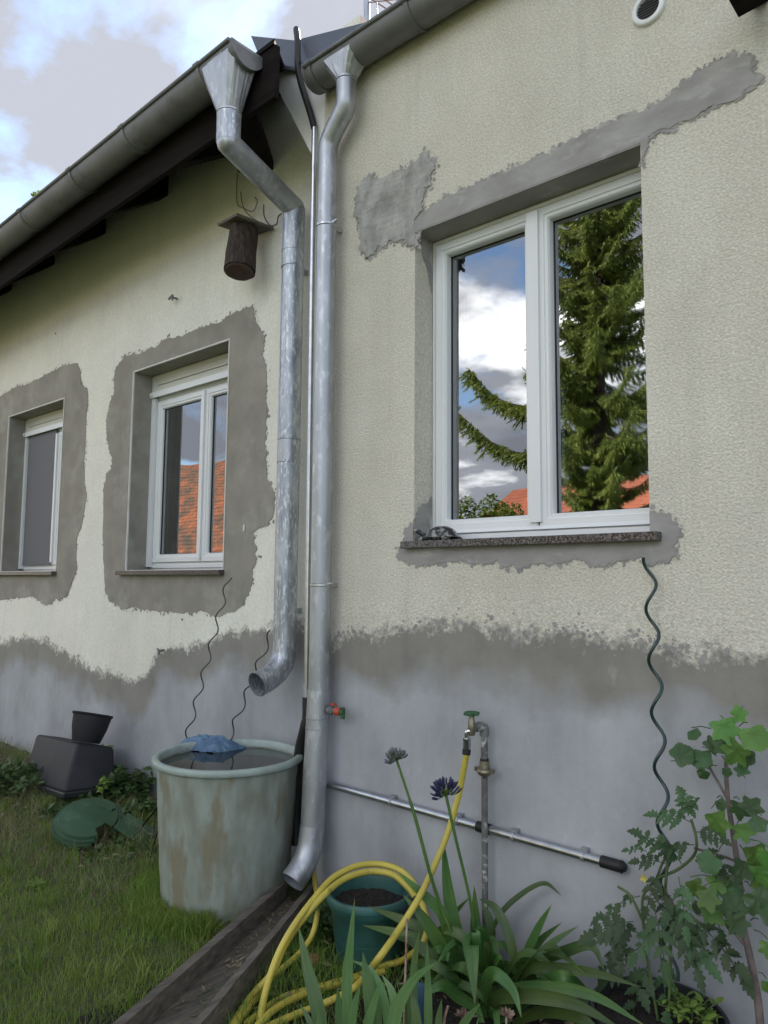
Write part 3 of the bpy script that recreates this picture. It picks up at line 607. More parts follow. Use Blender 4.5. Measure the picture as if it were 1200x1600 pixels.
b = MB(); p = onY(1168, -8, -.16); b.bar(p + Vector((-.045, 0, .0)), p + Vector((.07, 0, .01)), .10, .05); b.bar(p + Vector((0, 0, 0)), p + Vector((0, .17, .1)), .05, .04)
tag(b.build('eaves_bracket', M_wood_d), 'dark wooden bracket end high on the stucco beside the round vent', 'bracket')

# ---- gutters
def half_gutter(b, xa, xb, y, fz, r, n=14, nx=30):
    vs = []; fs = []
    for i in range(nx + 1):
        x = xa + (xb - xa) * i / nx; z = fz(x)
        for rr in (r, r - .004):
            for k in range(n + 1):
                a = math.pi + math.pi * k / n; vs.append((x, y + rr * math.cos(a), z + rr * math.sin(a)))
    m = 2 * (n + 1)
    for i in range(nx):
        for k in range(n):
            fs.append((i * m + k, i * m + k + 1, (i + 1) * m + k + 1, (i + 1) * m + k)); q = n + 1
            fs.append((i * m + q + k, (i + 1) * m + q + k, (i + 1) * m + q + k + 1, i * m + q + k + 1))
    b.add(vs, fs, True)
def gutter(label, xa, xb, y, fz, r, bx, m, caps, group='zinc gutters under the eaves'):
    t = empty('gutter', ((xa + xb) / 2, y, fz((xa + xb) / 2)), label, 'gutter', group)
    b = MB(); half_gutter(b, xa, xb, y, fz, r); b.build('channel', m, t)
    b = MB(); b.tube([(xa + (xb - xa) * i / 20, y - r - .004, fz(xa + (xb - xa) * i / 20) - .002) for i in range(21)], .011, 10); b.build('lip', m, t)
    for x in bx:
        b = MB(); vs = []
        for k in range(17):
            a = math.pi + math.pi * k / 16
            for dx in (-.012, .012):
                for rr in (r + .001, r + .006): vs.append((x + dx, y + rr * math.cos(a), fz(x) + rr * math.sin(a)))
        fs = []
        for k in range(16):
            o_ = k * 4
            fs += [(o_ + 1, o_ + 5, o_ + 7, o_ + 3), (o_, o_ + 4, o_ + 5, o_ + 1), (o_ + 2, o_ + 3, o_ + 7, o_ + 6)]
        b.add(vs, fs, True); b.lathe([(.0, .02), (.016, .02), (.016, -.02), (0, -.02)], (x, y - r - .004, fz(x) - .002), 10, axis=(1, 0, 0)); b.build('bracket', m, t)
    for x, s in caps:
        b = MB(); prof = [(x, y + (r + .002) * math.cos(math.pi + math.pi * k / 16), fz(x) + (r + .002) * math.sin(math.pi + math.pi * k / 16)) for k in range(17)]
        prof2 = [(p[0] + s * .02, p[1], p[2]) for p in prof]
        n = len(prof); b.add(prof + prof2, [tuple(range(n)), tuple(range(n, 2 * n))] + [(i, i + 1, n + i + 1, n + i) for i in range(n - 1)] + [(n - 1, 0, n, 2 * n - 1)])
        b.build('end_cap', m, t)
    return t
gl_end = onY(402, 90, -.40).x
fx = [onY(px_, 300, -.43).x for px_ in (28, 108, 192, 305)]
bx = [onY(a, c, -.485).x for a, c in ((30, 335), (108, 275), (190, 210), (308, 112))]
gutter('long grey half round gutter along the set back left wing', -14, -2.955, -.38, gz, .105, bx + [bx[0] - .9 * k for k in range(1, 6)], M_zinc_dark, [(-2.955, 1)])
gzr = lambda x: 4.195
gbx = [onY(497, 140, -.11).x, onY(648, 30, -.11).x]
gutter('dark half round gutter tight above the stucco wall of the near right wing', onY(492, 130, -.1).x, 6, -.09, gzr, .088, gbx + [gbx[1] + .8 * k for k in range(1, 9)], M_zinc_dark, [(onY(492, 130, -.1).x, -1)])

# ---- downpipes
def hopper(b, top, bot, n=24):      # lofts from a rectangle (x0,x1,y0,y1,z) to a circle (cx,cy,z,r)
    x0, x1, y0, y1, z1_ = top; cx_, cy_, zb, r = bot; A = []; B = []
    for k in range(n):
        a = 2 * math.pi * (k + .5) / n; ca, sa = math.cos(a), math.sin(a); s = 1 / max(abs(ca), abs(sa))
        A.append(((x0 + x1) / 2 + ca * s * (x1 - x0) / 2, (y0 + y1) / 2 + sa * s * (y1 - y0) / 2, z1_)); B.append((cx_ + r * ca, cy_ + r * sa, zb))
    b.add(A + B, [(k, (k + 1) % n, n + (k + 1) % n, n + k) for k in range(n)], False)
def seam(b, p, r, d=(0, 0, 1), h=.006, e=.004):
    b.lathe([(r, -h), (r + e, -h * .6), (r + e, h * .6), (r, h)], p, 24, axis=d)

d1 = empty('downpipe', (-3.18, .1, .9), 'spotted zinc downpipe cranked back to the left wing and opening above the barrel', 'downpipe', 'zinc downpipes')
Yp1 = .14; R1 = .062
f_top = onY(358, 178, -.38); fz_ = f_top.z
hx = f_top.x
b = MB(); zt = gz(hx) + .0
hopper(b, (hx - .165, hx + .155, -.485, -.285, zt), (hx, -.38, fz_, R1)); b.build('funnel', M_zinc, d1)
b = MB(); seam(b, (hx, -.38, fz_), R1, h=.008); b.build('funnel_collar', M_zinc, d1)
e1 = onY(359, 222, -.38); e1.x = hx; e2 = onY(456, 328, Yp1); pb = onY(447, 930, Yp1); e2.x = pb.x + .004
b = MB(); b.tube([(hx, -.38, fz_ + .002), (hx, -.38, e1.z), e2, ], R1, 28, cap=False)
b2 = MB(); b2.tube([(hx, -.38, fz_ + .002), e1], R1 + .001, 28, cap=False); b2.build('short_pipe', M_zinc_spot, d1)
b2 = MB(); dd = (e2 - e1).normalized(); b2.tube([e1 - Vector((0, 0, .0)), e2], R1, 28, cap=False); b2.lathe([(0, R1), (R1 * .5, R1 * .86), (R1 * .86, R1 * .5), (R1, 0), (R1 * .86, -R1 * .5), (R1 * .5, -R1 * .86), (0, -R1)], e1, 28); b2.lathe([(0, R1), (R1 * .5, R1 * .86), (R1 * .86, R1 * .5), (R1, 0), (R1 * .86, -R1 * .5), (R1 * .5, -R1 * .86), (0, -R1)], e2, 28)
b2.build('diagonal_pipe', M_zinc, d1)
zl = [onY(450, yy, Yp1 - R1).z for yy in (385, 410, 682, 718, 962)]
zbot = zl[4]
b = MB(); b.tube([e2, (pb.x, Yp1, zbot)], R1, 28, cap=False); b.build('straight_pipe', M_zinc_spot, d1)
b = MB(); b.tube([e2, (pb.x, Yp1, zl[1])], R1 + .002, 28, cap=False); b.build('upper_sleeve', M_zinc_spot, d1)
b = MB(); b.tube([(pb.x, Yp1, zl[2]), (pb.x, Yp1, zl[3])], R1 + .0015, 28, cap=False); b.build('joint_sleeve', M_zinc, d1)
for z in zl:
    b = MB(); seam(b, (pb.x, Yp1, z), R1 + .001); b.build('seam_ring', M_zinc_spot, d1)
b = MB(); b.box(pb.x - R1 * .92, pb.x - R1 * .80, Yp1 - R1 * .62, Yp1 - R1 * .5, zbot + .02, e2.z - .05); b.build('long_seam', M_zinc, d1)
# bottom elbow, hollow, turned out over the barrel
tip = onY(411, 1064, -.02); arc = [Vector((pb.x, Yp1, zbot + .01)), Vector((pb.x, Yp1, zbot - .17)), Vector((pb.x, Yp1 - .012, zbot - .24)), Vector((pb.x, Yp1 - .05, zbot - .295)), Vector((pb.x - .0, Yp1 - .115, zbot - .335)), Vector((pb.x, Yp1 - .19, zbot - .36))]
arc2 = smooth_path(arc, 6); arc2b = arc2
R1b = R1 + .004
b = MB(); b.tube(arc2, [R1b] * len(arc2), 28, cap=False); b.tube(arc2[-8:], [R1b - .004] * 8, 28, cap=False); b.build('outlet_elbow', M_zinc_spot, d1)
b = MB(); b.lathe([(0, 0), (R1b - .004, 0)], arc2[-7], 28, axis=(arc2[-7] - arc2[-9])); b.build('outlet_dark', M_rubber, d1)
b = MB(); b.bar((pb.x, Yp1 + R1, zbot + .02), (pb.x, YL + .01, zbot + .02), .02, .03); b.bar((pb.x, Yp1 + R1, zl[1]), (pb.x, YL + .01, zl[1]), .02, .03); b.build('wall_clip', M_zinc, d1)

d2 = empty('downpipe', (-2.65, -.09, .2), 'smooth zinc downpipe on the wall corner ending over the wooden channel', 'downpipe', 'zinc downpipes')
R2 = .050; Yp2 = -.085
t0 = onY(543, 128, -.09); hx2 = t0.x
b = MB(); hopper(b, (hx2 - .12, hx2 + .12, -.172, -.03, gzr(0) - .03), (hx2, -.10, t0.z, R2)); b.build('funnel', M_zinc, d2)
b = MB(); seam(b, (hx2, -.10, t0.z), R2, h=.008); b.build('funnel_collar', M_zinc, d2)
px2 = onY(512, 250, Yp2).x
sp = smooth_path([Vector((hx2, -.10, t0.z + .002)), Vector((hx2, -.10, t0.z - .10)), onY(538, 172, -.095), onY(524, 200, -.09), onY(513, 228, Yp2), Vector((px2, Yp2, onY(512, 258, Yp2).z)), Vector((px2, Yp2, onY(512, 262, Yp2).z - .05))], 6)
b = MB(); b.tube(sp, R2, 28, cap=False); b.build('swan_neck', M_zinc, d2)
zj = [onY(508, 345, Yp2 - R2).z, onY(498, 914, Yp2 - R2).z, onY(492, 1082, Yp2 - R2).z, onY(490, 1124, Yp2 - R2).z]
ztp = onY(512, 262, Yp2).z - .02
b = MB(); b.tube([(px2, Yp2, ztp), (px2, Yp2, zj[2])], R2 + .001, 28, cap=False); b.build('straight_pipe', M_zinc, d2)
b = MB(); b.tube([(px2, Yp2, zj[2] + .17), (px2, Yp2, zj[2])], R2 + .0025, 28, cap=False); b.build('collector_sleeve', M_zinc, d2)
for z in zj[:3]:
    b = MB(); seam(b, (px2, Yp2, z), R2 + .001, h=.008); b.build('seam_ring', M_galv, d2)
for z in zj[:2]:
    b = MB(); b.bar((px2 + .02, Yp2 + R2 - .01, z), (px2 + .02, .005, z), .02, .02); b.bar((px2 + R2, Yp2 - .01, z + .005), (px2 + R2 + .028, Yp2 - .01, z + .006), .008, .012); b.lathe([(0, .008), (.008, .008), (.008, -.008), (0, -.008)], (px2 + R2 + .03, Yp2 - .01, z + .006), 8, axis=(1, 0, 0)); b.build('pipe_clip', M_galv, d2)
lo_a = Vector((px2, Yp2, zj[2] + .004)); lo_b = Vector((px2 - .0, Yp2 - .03, .40)); lo_c = Vector((px2, Yp2 - .045, .325)); lo_d = Vector((px2, Yp2 - .085, .255)); lo_e = Vector((px2, Yp2 - .15, .20))
b = MB(); b.tube([lo_a, lo_b], R2 + .006, 28, cap=False); b.build('lower_pipe', M_galv if False else M_zinc, d2)
lp_ = smooth_path([lo_b + (lo_a - lo_b).normalized() * .02, lo_c, lo_d, lo_e], 6)
b = MB(); b.tube(lp_, R2 + .008, 28, cap=False); b.tube(lp_[-8:], R2 + .005, 28, cap=False); b.build('outlet_elbow', M_zinc, d2)
b = MB(); b.lathe([(0, 0), (R2 + .005, 0)], lp_[-7], 28, axis=(lp_[-7] - lp_[-9])); b.build('outlet_dark', M_rubber, d2)
for z in (zj[3], zj[3] - .045, .40):
    t_ = (lo_a.z - z) / (lo_a.z - lo_b.z); b = MB(); seam(b, lo_a.lerp(lo_b, t_), R2 + .006, h=.004, e=.002); b.build('seam_ring', M_zinc, d2)
# little drain valve on the pipe
va = onY(506, 1108, Yp2); va.x = px2 + R2 * .8
vx = Vector((1, 0, 0)); b = MB(); b.lathe([(0, .02), (.017, .02), (.02, .024), (.02, .05), (.016, .052), (.016, .075), (0, .075)], va, 16, axis=vx); vv = b.build('valve', M_oldpipe, d2)
b = MB(); b.lathe([(.0, .0749), (.0185, .0749), (.0185, .098), (.016, .105), (0, .105)], va, 16, axis=vx); b.build('red_collar', M_red, vv)
b = MB(); b.lathe([(0, .105), (.012, .105), (.012, .125), (0, .125)], va, 12, axis=vx); b.bar(va + Vector((.118, 0, -.03)), va + Vector((.118, 0, .022)), .012, .02); b.build('valve_tap', M_greenh, vv)
b = MB(); b.bar(va + Vector((.045, 0, .03)), va + Vector((.07, 0, .028)), .02, .008); b.build('valve_lever', M_red, vv)

# ---- thin conduit with black hose ends
cd = empty('conduit', (XC - .03, .0, 1), 'thin shiny steel conduit between both downpipes with a black hose at either end', 'conduit')
Yc = -.03; xc = onY(491, 205, Yc).x
cz0, cz1 = onY(491, 198, Yc).z, onY(477, 1092, Yc).z
xcb = onY(479, 1080, Yc).x
b = MB(); b.tube([(xc, Yc, cz0), (xcb, Yc, cz1)], .0135, 16); b.build('steel_pipe', M_galv, cd)
b = MB(); b.tube([(xcb, Yc, cz1 + .07), (xcb, Yc, cz1 - .0)], .018, 16); b.build('coupling', M_zinc, cd)
hp_ = smooth_path([onY(491, 200, Yc), onY(486, 180, Yc), onY(478, 155, Yc - .02), onY(469, 125, Yc - .04), onY(465, 95, Yc - .05), onY(465, 65, Yc - .04), onY(463, 46, Yc)], 6)
b = MB(); b.tube(hp_, .0175, 14); b.lathe([(0, .0175), (.012, .012), (.0175, 0)], hp_[-1], 12, axis=(0, 0, 1)); b.build('upper_hose', M_rubber, cd)
b = MB(); b.tube(smooth_path([onY(468, 62, .0), onY(470, 95, -.08), onY(480, 105, -.12), onY(482, 97, -.12)], 6), .004, 6); b.build('tie_wire', M_rubber, cd)
b = MB(); b.tube(smooth_path([(xcb, Yc, cz1 + .01), (xcb - .003, Yc, cz1 - .12), onY(467, 1180, Yc + .02), onY(463, 1260, Yc + .03), onY(464, 1320, Yc + .03)], 6), [.020] * 6 + [.026] * 19, 14); b.build('lower_hose', M_rubber, cd)

# ================================================================== small things on the walls
vc = onY(1014, 15, YR); Rv = .062
vt = empty('vent_grille', vc, 'round white vent with dark slats high on the stucco wall', 'vent')
b = MB(); b.lathe([(Rv, .0), (Rv, .012), (Rv - .004, .016), (Rv * .72, .016), (Rv * .68, .010), (Rv * .68, .001)], vc, 36, axis=(0, -1, 0)); b.build('ring', M_white, vt)
b = MB(); b.lathe([(0, .0015), (Rv * .7, .0015)], vc, 24, axis=(0, -1, 0)); b.build('duct', M_rubber, vt)
for k in range(-3, 4):
    z = vc.z + k * .0105; hw = math.sqrt(max(.0001, (Rv * .69) ** 2 - (k * .0105) ** 2))
    b = MB(); b.hexa([(vc.x - hw, -.003, z - .003), (vc.x + hw, -.003, z - .003), (vc.x + hw, -.002, z - .0015), (vc.x - hw, -.002, z - .0015), (vc.x - hw, -.012, z - .006), (vc.x + hw, -.012, z - .006), (vc.x + hw, -.012, z - .0045), (vc.x - hw, -.012, z - .0045)]); b.build('slat', M_zinc_dark, vt)

# nest box: log section with a board roof
nb = onY(380, 395, .10)
bd = empty('nest_box', nb, 'bark covered log nest box with a board roof hanging beside the left downpipe', 'nest box')
ax = (onY(382, 350, .12) - onY(374, 425, .06)).normalized()
b = MB(); vs = []; n = 36; L = .30; rows = 12; base_c = onY(374, 424, .06)
for i in range(rows + 1):
    c = base_c + ax * (L * i / rows)
    for k in range(n):
        a = 2 * math.pi * k / n; r = .090 * (1.05 - .1 * i / rows) * (1 + .05 * noise.noise(Vector((math.cos(a) * 2, math.sin(a) * 2, i * .25))) + .03 * noise.noise(Vector((k * 1.3, i * .4, 3))))
        s1 = ax.cross(Vector((0, 1, 0))).normalized(); s2 = ax.cross(s1); vs.append(c + s1 * r * math.cos(a) + s2 * r * math.sin(a))
b.add(vs, [(i * n + k, i * n + (k + 1) % n, (i + 1) * n + (k + 1) % n, (i + 1) * n + k) for i in range(rows) for k in range(n)], False); b.build('log', M_bark, bd)
b = MB(); b.lathe([(0, -.012), (.078, -.012), (.086, -.004), (.086, .004), (0, .004)], base_c, 28, axis=ax); b.build('bottom_board', M_cutwood, bd)
rc = base_c + ax * (L + .012)
q = [onY(334, 346, .00), onY(366, 328, .20), onY(418, 356, .20), onY(390, 366, .00)]
q = [rc + Vector((-.135, -.10, .02)), rc + Vector((.10, -.13, -.005)), rc + Vector((.135, .12, -.01)), rc + Vector((-.10, .13, .02))]
b = MB(); b.hexa(q + [p + ax * .02 for p in q]); b.build('roof_board', M_boardwood, bd)
b = MB(); b.tube(smooth_path([onY(408, 350, .12), onY(385, 332, .17), onY(378, 315, .22), onY(376, 300, .235)], 5), .003, 6); b.build('hanging_wire', M_wire, bd)
b = MB(); b.tube(smooth_path([onY(372, 262, .2), onY(370, 290, .22), onY(371, 318, .23), onY(380, 325, .22), onY(395, 330, .2), onY(402, 315, .22), onY(398, 308, .245)], 5), .003, 6)
tag(b.build('wall_hook', M_wire), 'bent wire hook on the cream wall directly above the log nest box', 'hook')
b = MB(); b.tube(smooth_path([onY(412, 320, .2), onY(413, 338, .2), onY(422, 352, .2), onY(432, 350, .21), onY(435, 338, .23), onY(440, 334, .25)], 6), .0045, 8)
tag(b.build('wall_hook', M_wire), 'thick pale metal hook on the wall between nest box and downpipe', 'hook')
b = MB(); p = onY(277, 467, YL); b.tube([p, p + Vector((0, -.05, 0))], .008, 8); b.bar(p + Vector((-.03, -.05, -.01)), p + Vector((.02, -.05, .008)), .012, .012); b.bar(p + Vector((.012, -.05, .0)), p + Vector((.02, -.05, -.03)), .01, .01)
tag(b.build('wall_bolt', M_zinc_dark), 'small metal peg on the cream wall above the nearer shuttered window', 'peg')
b = MB(); p = onY(257, 1016, YL); b.tube([p, p + Vector((0, -.04, 0))], .007, 8); b.bar(p + Vector((-.025, -.04, .01)), p + Vector((.02, -.04, -.005)), .01, .01); b.bar(p + Vector((-.01, -.04, 0)), p + Vector((0, -.04, -.03)), .01, .01)
tag(b.build('wall_bolt', M_zinc_dark), 'small metal peg at the mortar edge below the nearer shuttered window', 'peg')
b = MB(); p = onY(382, 825, YL - .006); b.box(p.x - .008, p.x + .006, p.y - .006, p.y, p.z - .02, p.z + .02)
tag(b.build('plastic_plug', M_bead), 'tiny pale plug in the mortar right of the nearer shuttered window', 'plug')
for i, (a, c, l) in enumerate(((285, 968, 'tiny screw head in the wall under the nearer shuttered window patch'), (408, 870, 'tiny screw head in the wall left of the spotted downpipe'), (87, 521, 'tiny dark screw head on the wall above the left window patch'))):
    p = onY(a, c, YL); b = MB(); b.lathe([(0, .008), (.006, .006), (.007, 0)], p, 10, axis=(0, -1, 0)); tag(b.build('screw_head', M_zinc_dark), l, 'screw')

# weed sprouting out of the gutter
def leafcloud(b, c, R, n, s, seed, flat=1.0):
    rr = random.Random(seed)
    for _ in range(n):
        while True:
            p = Vector((rr.uniform(-1, 1), rr.uniform(-1, 1), rr.uniform(-1, 1)))
            if p.length < 1: break
        p = Vector((p.x * R[0], p.y * R[1], p.z * R[2])) + c; d = Vector((rr.gauss(0, 1), rr.gauss(0, 1), rr.gauss(0, .6) * flat)).normalized()
        sd = d.cross(Vector((rr.gauss(0, .4), rr.gauss(0, .4), 1))).normalized(); l = s * rr.uniform(.6, 1.3)
        up = sd.cross(d) * .12 * l
        b.add([p - d * l * .5, p - sd * l * .28 + up, p + d * l * .55, p + sd * l * .28 + up], [(0, 1, 2), (0, 2, 3)])
gw = onY(55, 318, -.40); gt = empty('gutter_weed', gw, 'small yellowish green weed growing out of the left gutter', 'weed')
b = MB(); b.tube([gw - Vector((0, 0, .10)), gw + Vector((.01, 0, .06))], .005, 6); b.build('stem', M_stem, gt)
b = MB(); leafcloud(b, gw + Vector((.01, 0, .05)), (.05, .04, .065), 60, .035, 3); b.build('foliage', M_weedb, gt)

# aerial on the roof
ar = onY(573, 70, 1.0); at_ = empty('aerial', ar, 'slim pale aerial mast with thin cross rods above the near right roof', 'aerial')
Mpole = mat('pale_pole', (.45, .52, .62), rough=.4, metal=.2)
b = MB(); b.tube([onY(573, 80, 1.0), onY(573, -40, 1.0)], .022, 14); b.build('mast', Mpole, at_)
b = MB(); b.tube([onY(572, 4, 1.0), onY(650, -6, 1.0)], .008, 8); b.tube([onY(588, -20, 1.0), onY(590, 60, 1.0)], .005, 8); b.build('boom', M_galv, at_)
for k in range(4):
    p = onY(587 + k * 16, 3 - k * 2, 1.0); b = MB(); b.tube([p + Vector((0, -.12, -.02)), p + Vector((0, .12, .02))], .005, 6); b.build('rod', M_galv, at_)

# turtle on the sill
tp = Vector((onY(688, 846, .02).x, .02, z0)); tt = empty('turtle_ornament', tp, 'mottled grey turtle ornament on the left end of the granite sill', 'ornament')
b = MB(); vs = []; n = 28; rows = 9; La, Lb, H = .078, .062, .050
for i in range(rows + 1):
    t_ = i / rows * math.pi / 2
    for k in range(n):
        a = 2 * math.pi * k / n; rr = math.cos(t_) * (1.06 if i == 0 else 1)
        bmp = 1 + .035 * math.cos(6 * a) * math.sin(t_ * 4)
        vs.append((tp.x + .008 + La * rr * math.cos(a), tp.y + Lb * rr * math.sin(a), tp.z + .014 + H * math.sin(t_) * bmp))
b.add(vs, [(i * n + k, i * n + (k + 1) % n, (i + 1) * n + (k + 1) % n, (i + 1) * n + k) for i in range(rows) for k in range(n)], True)
b.lathe([(0, .0), (.05, .0), (.06, .012)], (tp.x + .008, tp.y, tp.z + .004), 20); b.build('shell', M_turtle, tt)
b = MB(); b.tube([(tp.x - .055, tp.y - .02, tp.z + .02), (tp.x - .082, tp.y - .03, tp.z + .032), (tp.x - .10, tp.y - .035, tp.z + .045), (tp.x - .117, tp.y - .04, tp.z + .050)], [.010, .009, .012, .005], 10); b.build('head', M_turtle, tt)
for sx, sy in ((-.05, -.05), (.055, -.045), (-.05, .05), (.055, .045)):
    b = MB(); b.tube([(tp.x + sx * .7, tp.y + sy * .7, tp.z + .015), (tp.x + sx * 1.15, tp.y + sy * 1.1, tp.z + .008), (tp.x + sx * 1.5, tp.y + sy * 1.15, tp.z + .005)], [.012, .013, .005], 8); b.build('flipper', M_turtle, tt)

# ================================================================== barrel with water
bc = Vector((-3.115, -.25, 0)); zr_ = .692; Rt, Rb = .357, .30
ba = empty('water_barrel', bc, 'large faded green plastic water butt brimming with water under the left downpipe', 'water barrel')
def blend(t): return Rb + (Rt - .012 - Rb) * (t ** .8)
b = MB(); prof = [(0, .0), (Rb * .96, .0), (Rb, .02)] + [(blend(i / 14) * (1 + .004 * math.sin(i * 2)), .02 + (zr_ - .05) * i / 14) for i in range(1, 15)]
b.lathe(prof, bc, 64); b.lathe([(Rt - .02, zr_ - .02), (Rt - .028, zr_ - .15), (blend(.5) - .02, .35)], bc, 64); b.build('body', M_barrel, ba)
b = MB(); rp = [(Rt - .022, zr_ - .03), (Rt - .022, zr_), (Rt - .015, zr_ + .006), (Rt + .005, zr_ + .006), (Rt + .011, zr_), (Rt + .011, zr_ - .020), (Rt + .005, zr_ - .026), (Rt - .014, zr_ - .026)]
b.lathe(rp, bc, 64); b.build('rim', M_rim, ba)
b = MB(); b.lathe([(0, zr_ - .035), (Rt - .03, zr_ - .035)], bc, 48); b.build('water', M_water, ba)
# crumpled blue sheet lying in the water
cc = onZ(326, 1165, zr_ - .02); b = MB(); nx, ny = 26, 14; vs = []
for j in range(ny + 1):
    for i in range(nx + 1):
        u, v = i / nx - .5, j / ny - .5
        x = cc.x + u * .27 + v * .03; y = cc.y + v * .20 + u * .10
        env = max(0, 1 - (2 * abs(v)) ** 2) * max(0, 1 - (2 * abs(u)) ** 4)
        z = zr_ - .034 + env * (.062 + .02 * noise.noise(Vector((u * 7, v * 7, 2)))) + .014 * abs(noise.noise(Vector((u * 16, v * 14, 4))))
        vs.append((x + .01 * noise.noise(Vector((u * 9, v * 9, 7))), y + .012 * noise.noise(Vector((u * 8, v * 8, 9))), z))
b.add(vs, [(j * (nx + 1) + i, j * (nx + 1) + i + 1, (j + 1) * (nx + 1) + i + 1, (j + 1) * (nx + 1) + i) for j in range(ny) for i in range(nx)], False)
tag(b.build('plastic_sheet', M_cloth), 'crumpled blue plastic sheet floating in the water butt', 'plastic sheet')

def helix_stake(name, label, cat, a, bpt, r, pitch, rod, m, ph=0.0, group=None):
    a, bpt = Vector(a), Vector(bpt); d = bpt - a; L = d.length; d.normalize(); s1 = d.cross(Vector((0, 1, 0))).normalized(); s2 = d.cross(s1)
    n = int(L / pitch * 16); pts = []
    for i in range(n + 1):
        t_ = L * i / n; an = 2 * math.pi * t_ / pitch + ph; pts.append(a + d * t_ + (s1 * math.cos(an) + s2 * math.sin(an)) * r)
    b = MB(); b.tube(pts, rod, 10); return tag(b.build(name, m), label, cat, group)
helix_stake('spiral_stake', 'long dark green spiral plant stake leaning on the stucco above the tomato', 'plant stake', onY(1014, 872, -.03), onY(1050, 1530, -.20), .019, .172, .0058, M_greenstake, ph=math.pi * .8, group='spiral plant stakes')
helix_stake('spiral_stake', 'thin grey spiral stake rising from the water butt to the shuttered window sill', 'plant stake', onY(358, 902, .16), onY(287, 1172, -.06), .017, .168, .0042, M_greystake, ph=-.5, group='spiral plant stakes')
helix_stake('spiral_stake', 'short grey spiral stake between the downpipe mouth and the blue sheet', 'plant stake', onY(425, 985, .06), onY(350, 1172, -.06), .017, .168, .0042, M_greystake, ph=1.4, group='spiral plant stakes')
b = MB(); b.tube([onY(246, 1262, -.2), onY(190, 1330, -.15)], .005, 8); b.tube([onY(246, 1300, -.30), onY(222, 1382, -.28)], .0035, 8)
tag(b.build('metal_rod', M_wood_d), 'thin dark rods leaning between the green lid and the water butt', 'rod')

# ================================================================== wooden channel
tr = empty('wooden_channel', (-2.6, -.6, 0), 'old grey wooden drainage channel leading away from the corner downpipe', 'drainage channel')
HT = .125
Lo = [onZ(433, 1380, HT), onZ(172, 1603, HT)]; Ro = [onZ(490, 1387, HT), onZ(314, 1600, HT)]
def ext(p): d = (p[1] - p[0]).normalized(); return [p[0] - d * .03, p[1] + d * .6]
Lo, Ro = ext(Lo), ext(Ro); th = .032
def board(nm, o, side, zt=HT, zb=.0, seedv=0, n=26):
    a, c = o; d = (c - a); s = Vector((-d.y, d.x, 0)).normalized() * side * th; b = MB(); vs = []
    for i in range(n + 1):
        p = a.lerp(c, i / n); w1 = .006 * noise.noise(Vector((i * .35, seedv, 0))); w2 = .005 * noise.noise(Vector((i * .8, seedv, 5)))
        A = Vector((p.x, p.y, 0)); A += s.normalized() * w2; Bq = Vector((p.x, p.y, 0)) + s + s.normalized() * w2
        vs += [(A.x, A.y, zb), (A.x, A.y, zt + w1), (Bq.x, Bq.y, zt + w1 * .6 - .004), (Bq.x, Bq.y, zb)]
    b.add(vs, [(i * 4 + k, i * 4 + (k + 1) % 4, (i + 1) * 4 + (k + 1) % 4, (i + 1) * 4 + k) for i in range(n) for k in range(4)] + [(0, 1, 2, 3), (4 * n, 4 * n + 3, 4 * n + 2, 4 * n + 1)])
    b.build(nm, M_oldwood, tr)
sgn = 1 if ((Ro[0] - Lo[0]).dot(Vector((-(Lo[1] - Lo[0]).y, (Lo[1] - Lo[0]).x, 0))) > 0) else -1
board('side_board', Lo, sgn, seedv=1); board('side_board', Ro, -sgn, seedv=5)
b = MB(); b.hexa([(Lo[0].x, Lo[0].y, .02), (Ro[0].x, Ro[0].y, .02), (Ro[1].x, Ro[1].y, .02), (Lo[1].x, Lo[1].y, .02)][::1] + [(Lo[0].x, Lo[0].y, .04), (Ro[0].x, Ro[0].y, .04), (Ro[1].x, Ro[1].y, .04), (Lo[1].x, Lo[1].y, .04)]); b.build('bottom_board', M_oldwood, tr)
b = MB(); rr = random.Random(5)
for _ in range(260):
    t_, u = rr.random() ** 1.3, rr.uniform(.22, .78); p = Lo[0].lerp(Lo[1], t_).lerp(Ro[0].lerp(Ro[1], t_), u); l = rr.uniform(.01, .05); a = rr.uniform(0, 6.28)
    q_ = Vector((math.cos(a) * l, math.sin(a) * l, rr.uniform(-.002, .006))); s = Vector((-q_.y, q_.x, 0)) * rr.uniform(.05, .35)
    c0 = Vector((p.x, p.y, .044 + rr.uniform(0, .01))); b.add([c0 - q_ / 2, c0 + s / 2, c0 + q_ / 2, c0 - s / 2], [(0, 1, 2, 3)])
tag(b.build('leaf_litter', M_dry), 'dry stalks and leaf bits lying in the wooden channel', 'litter', kind='stuff')

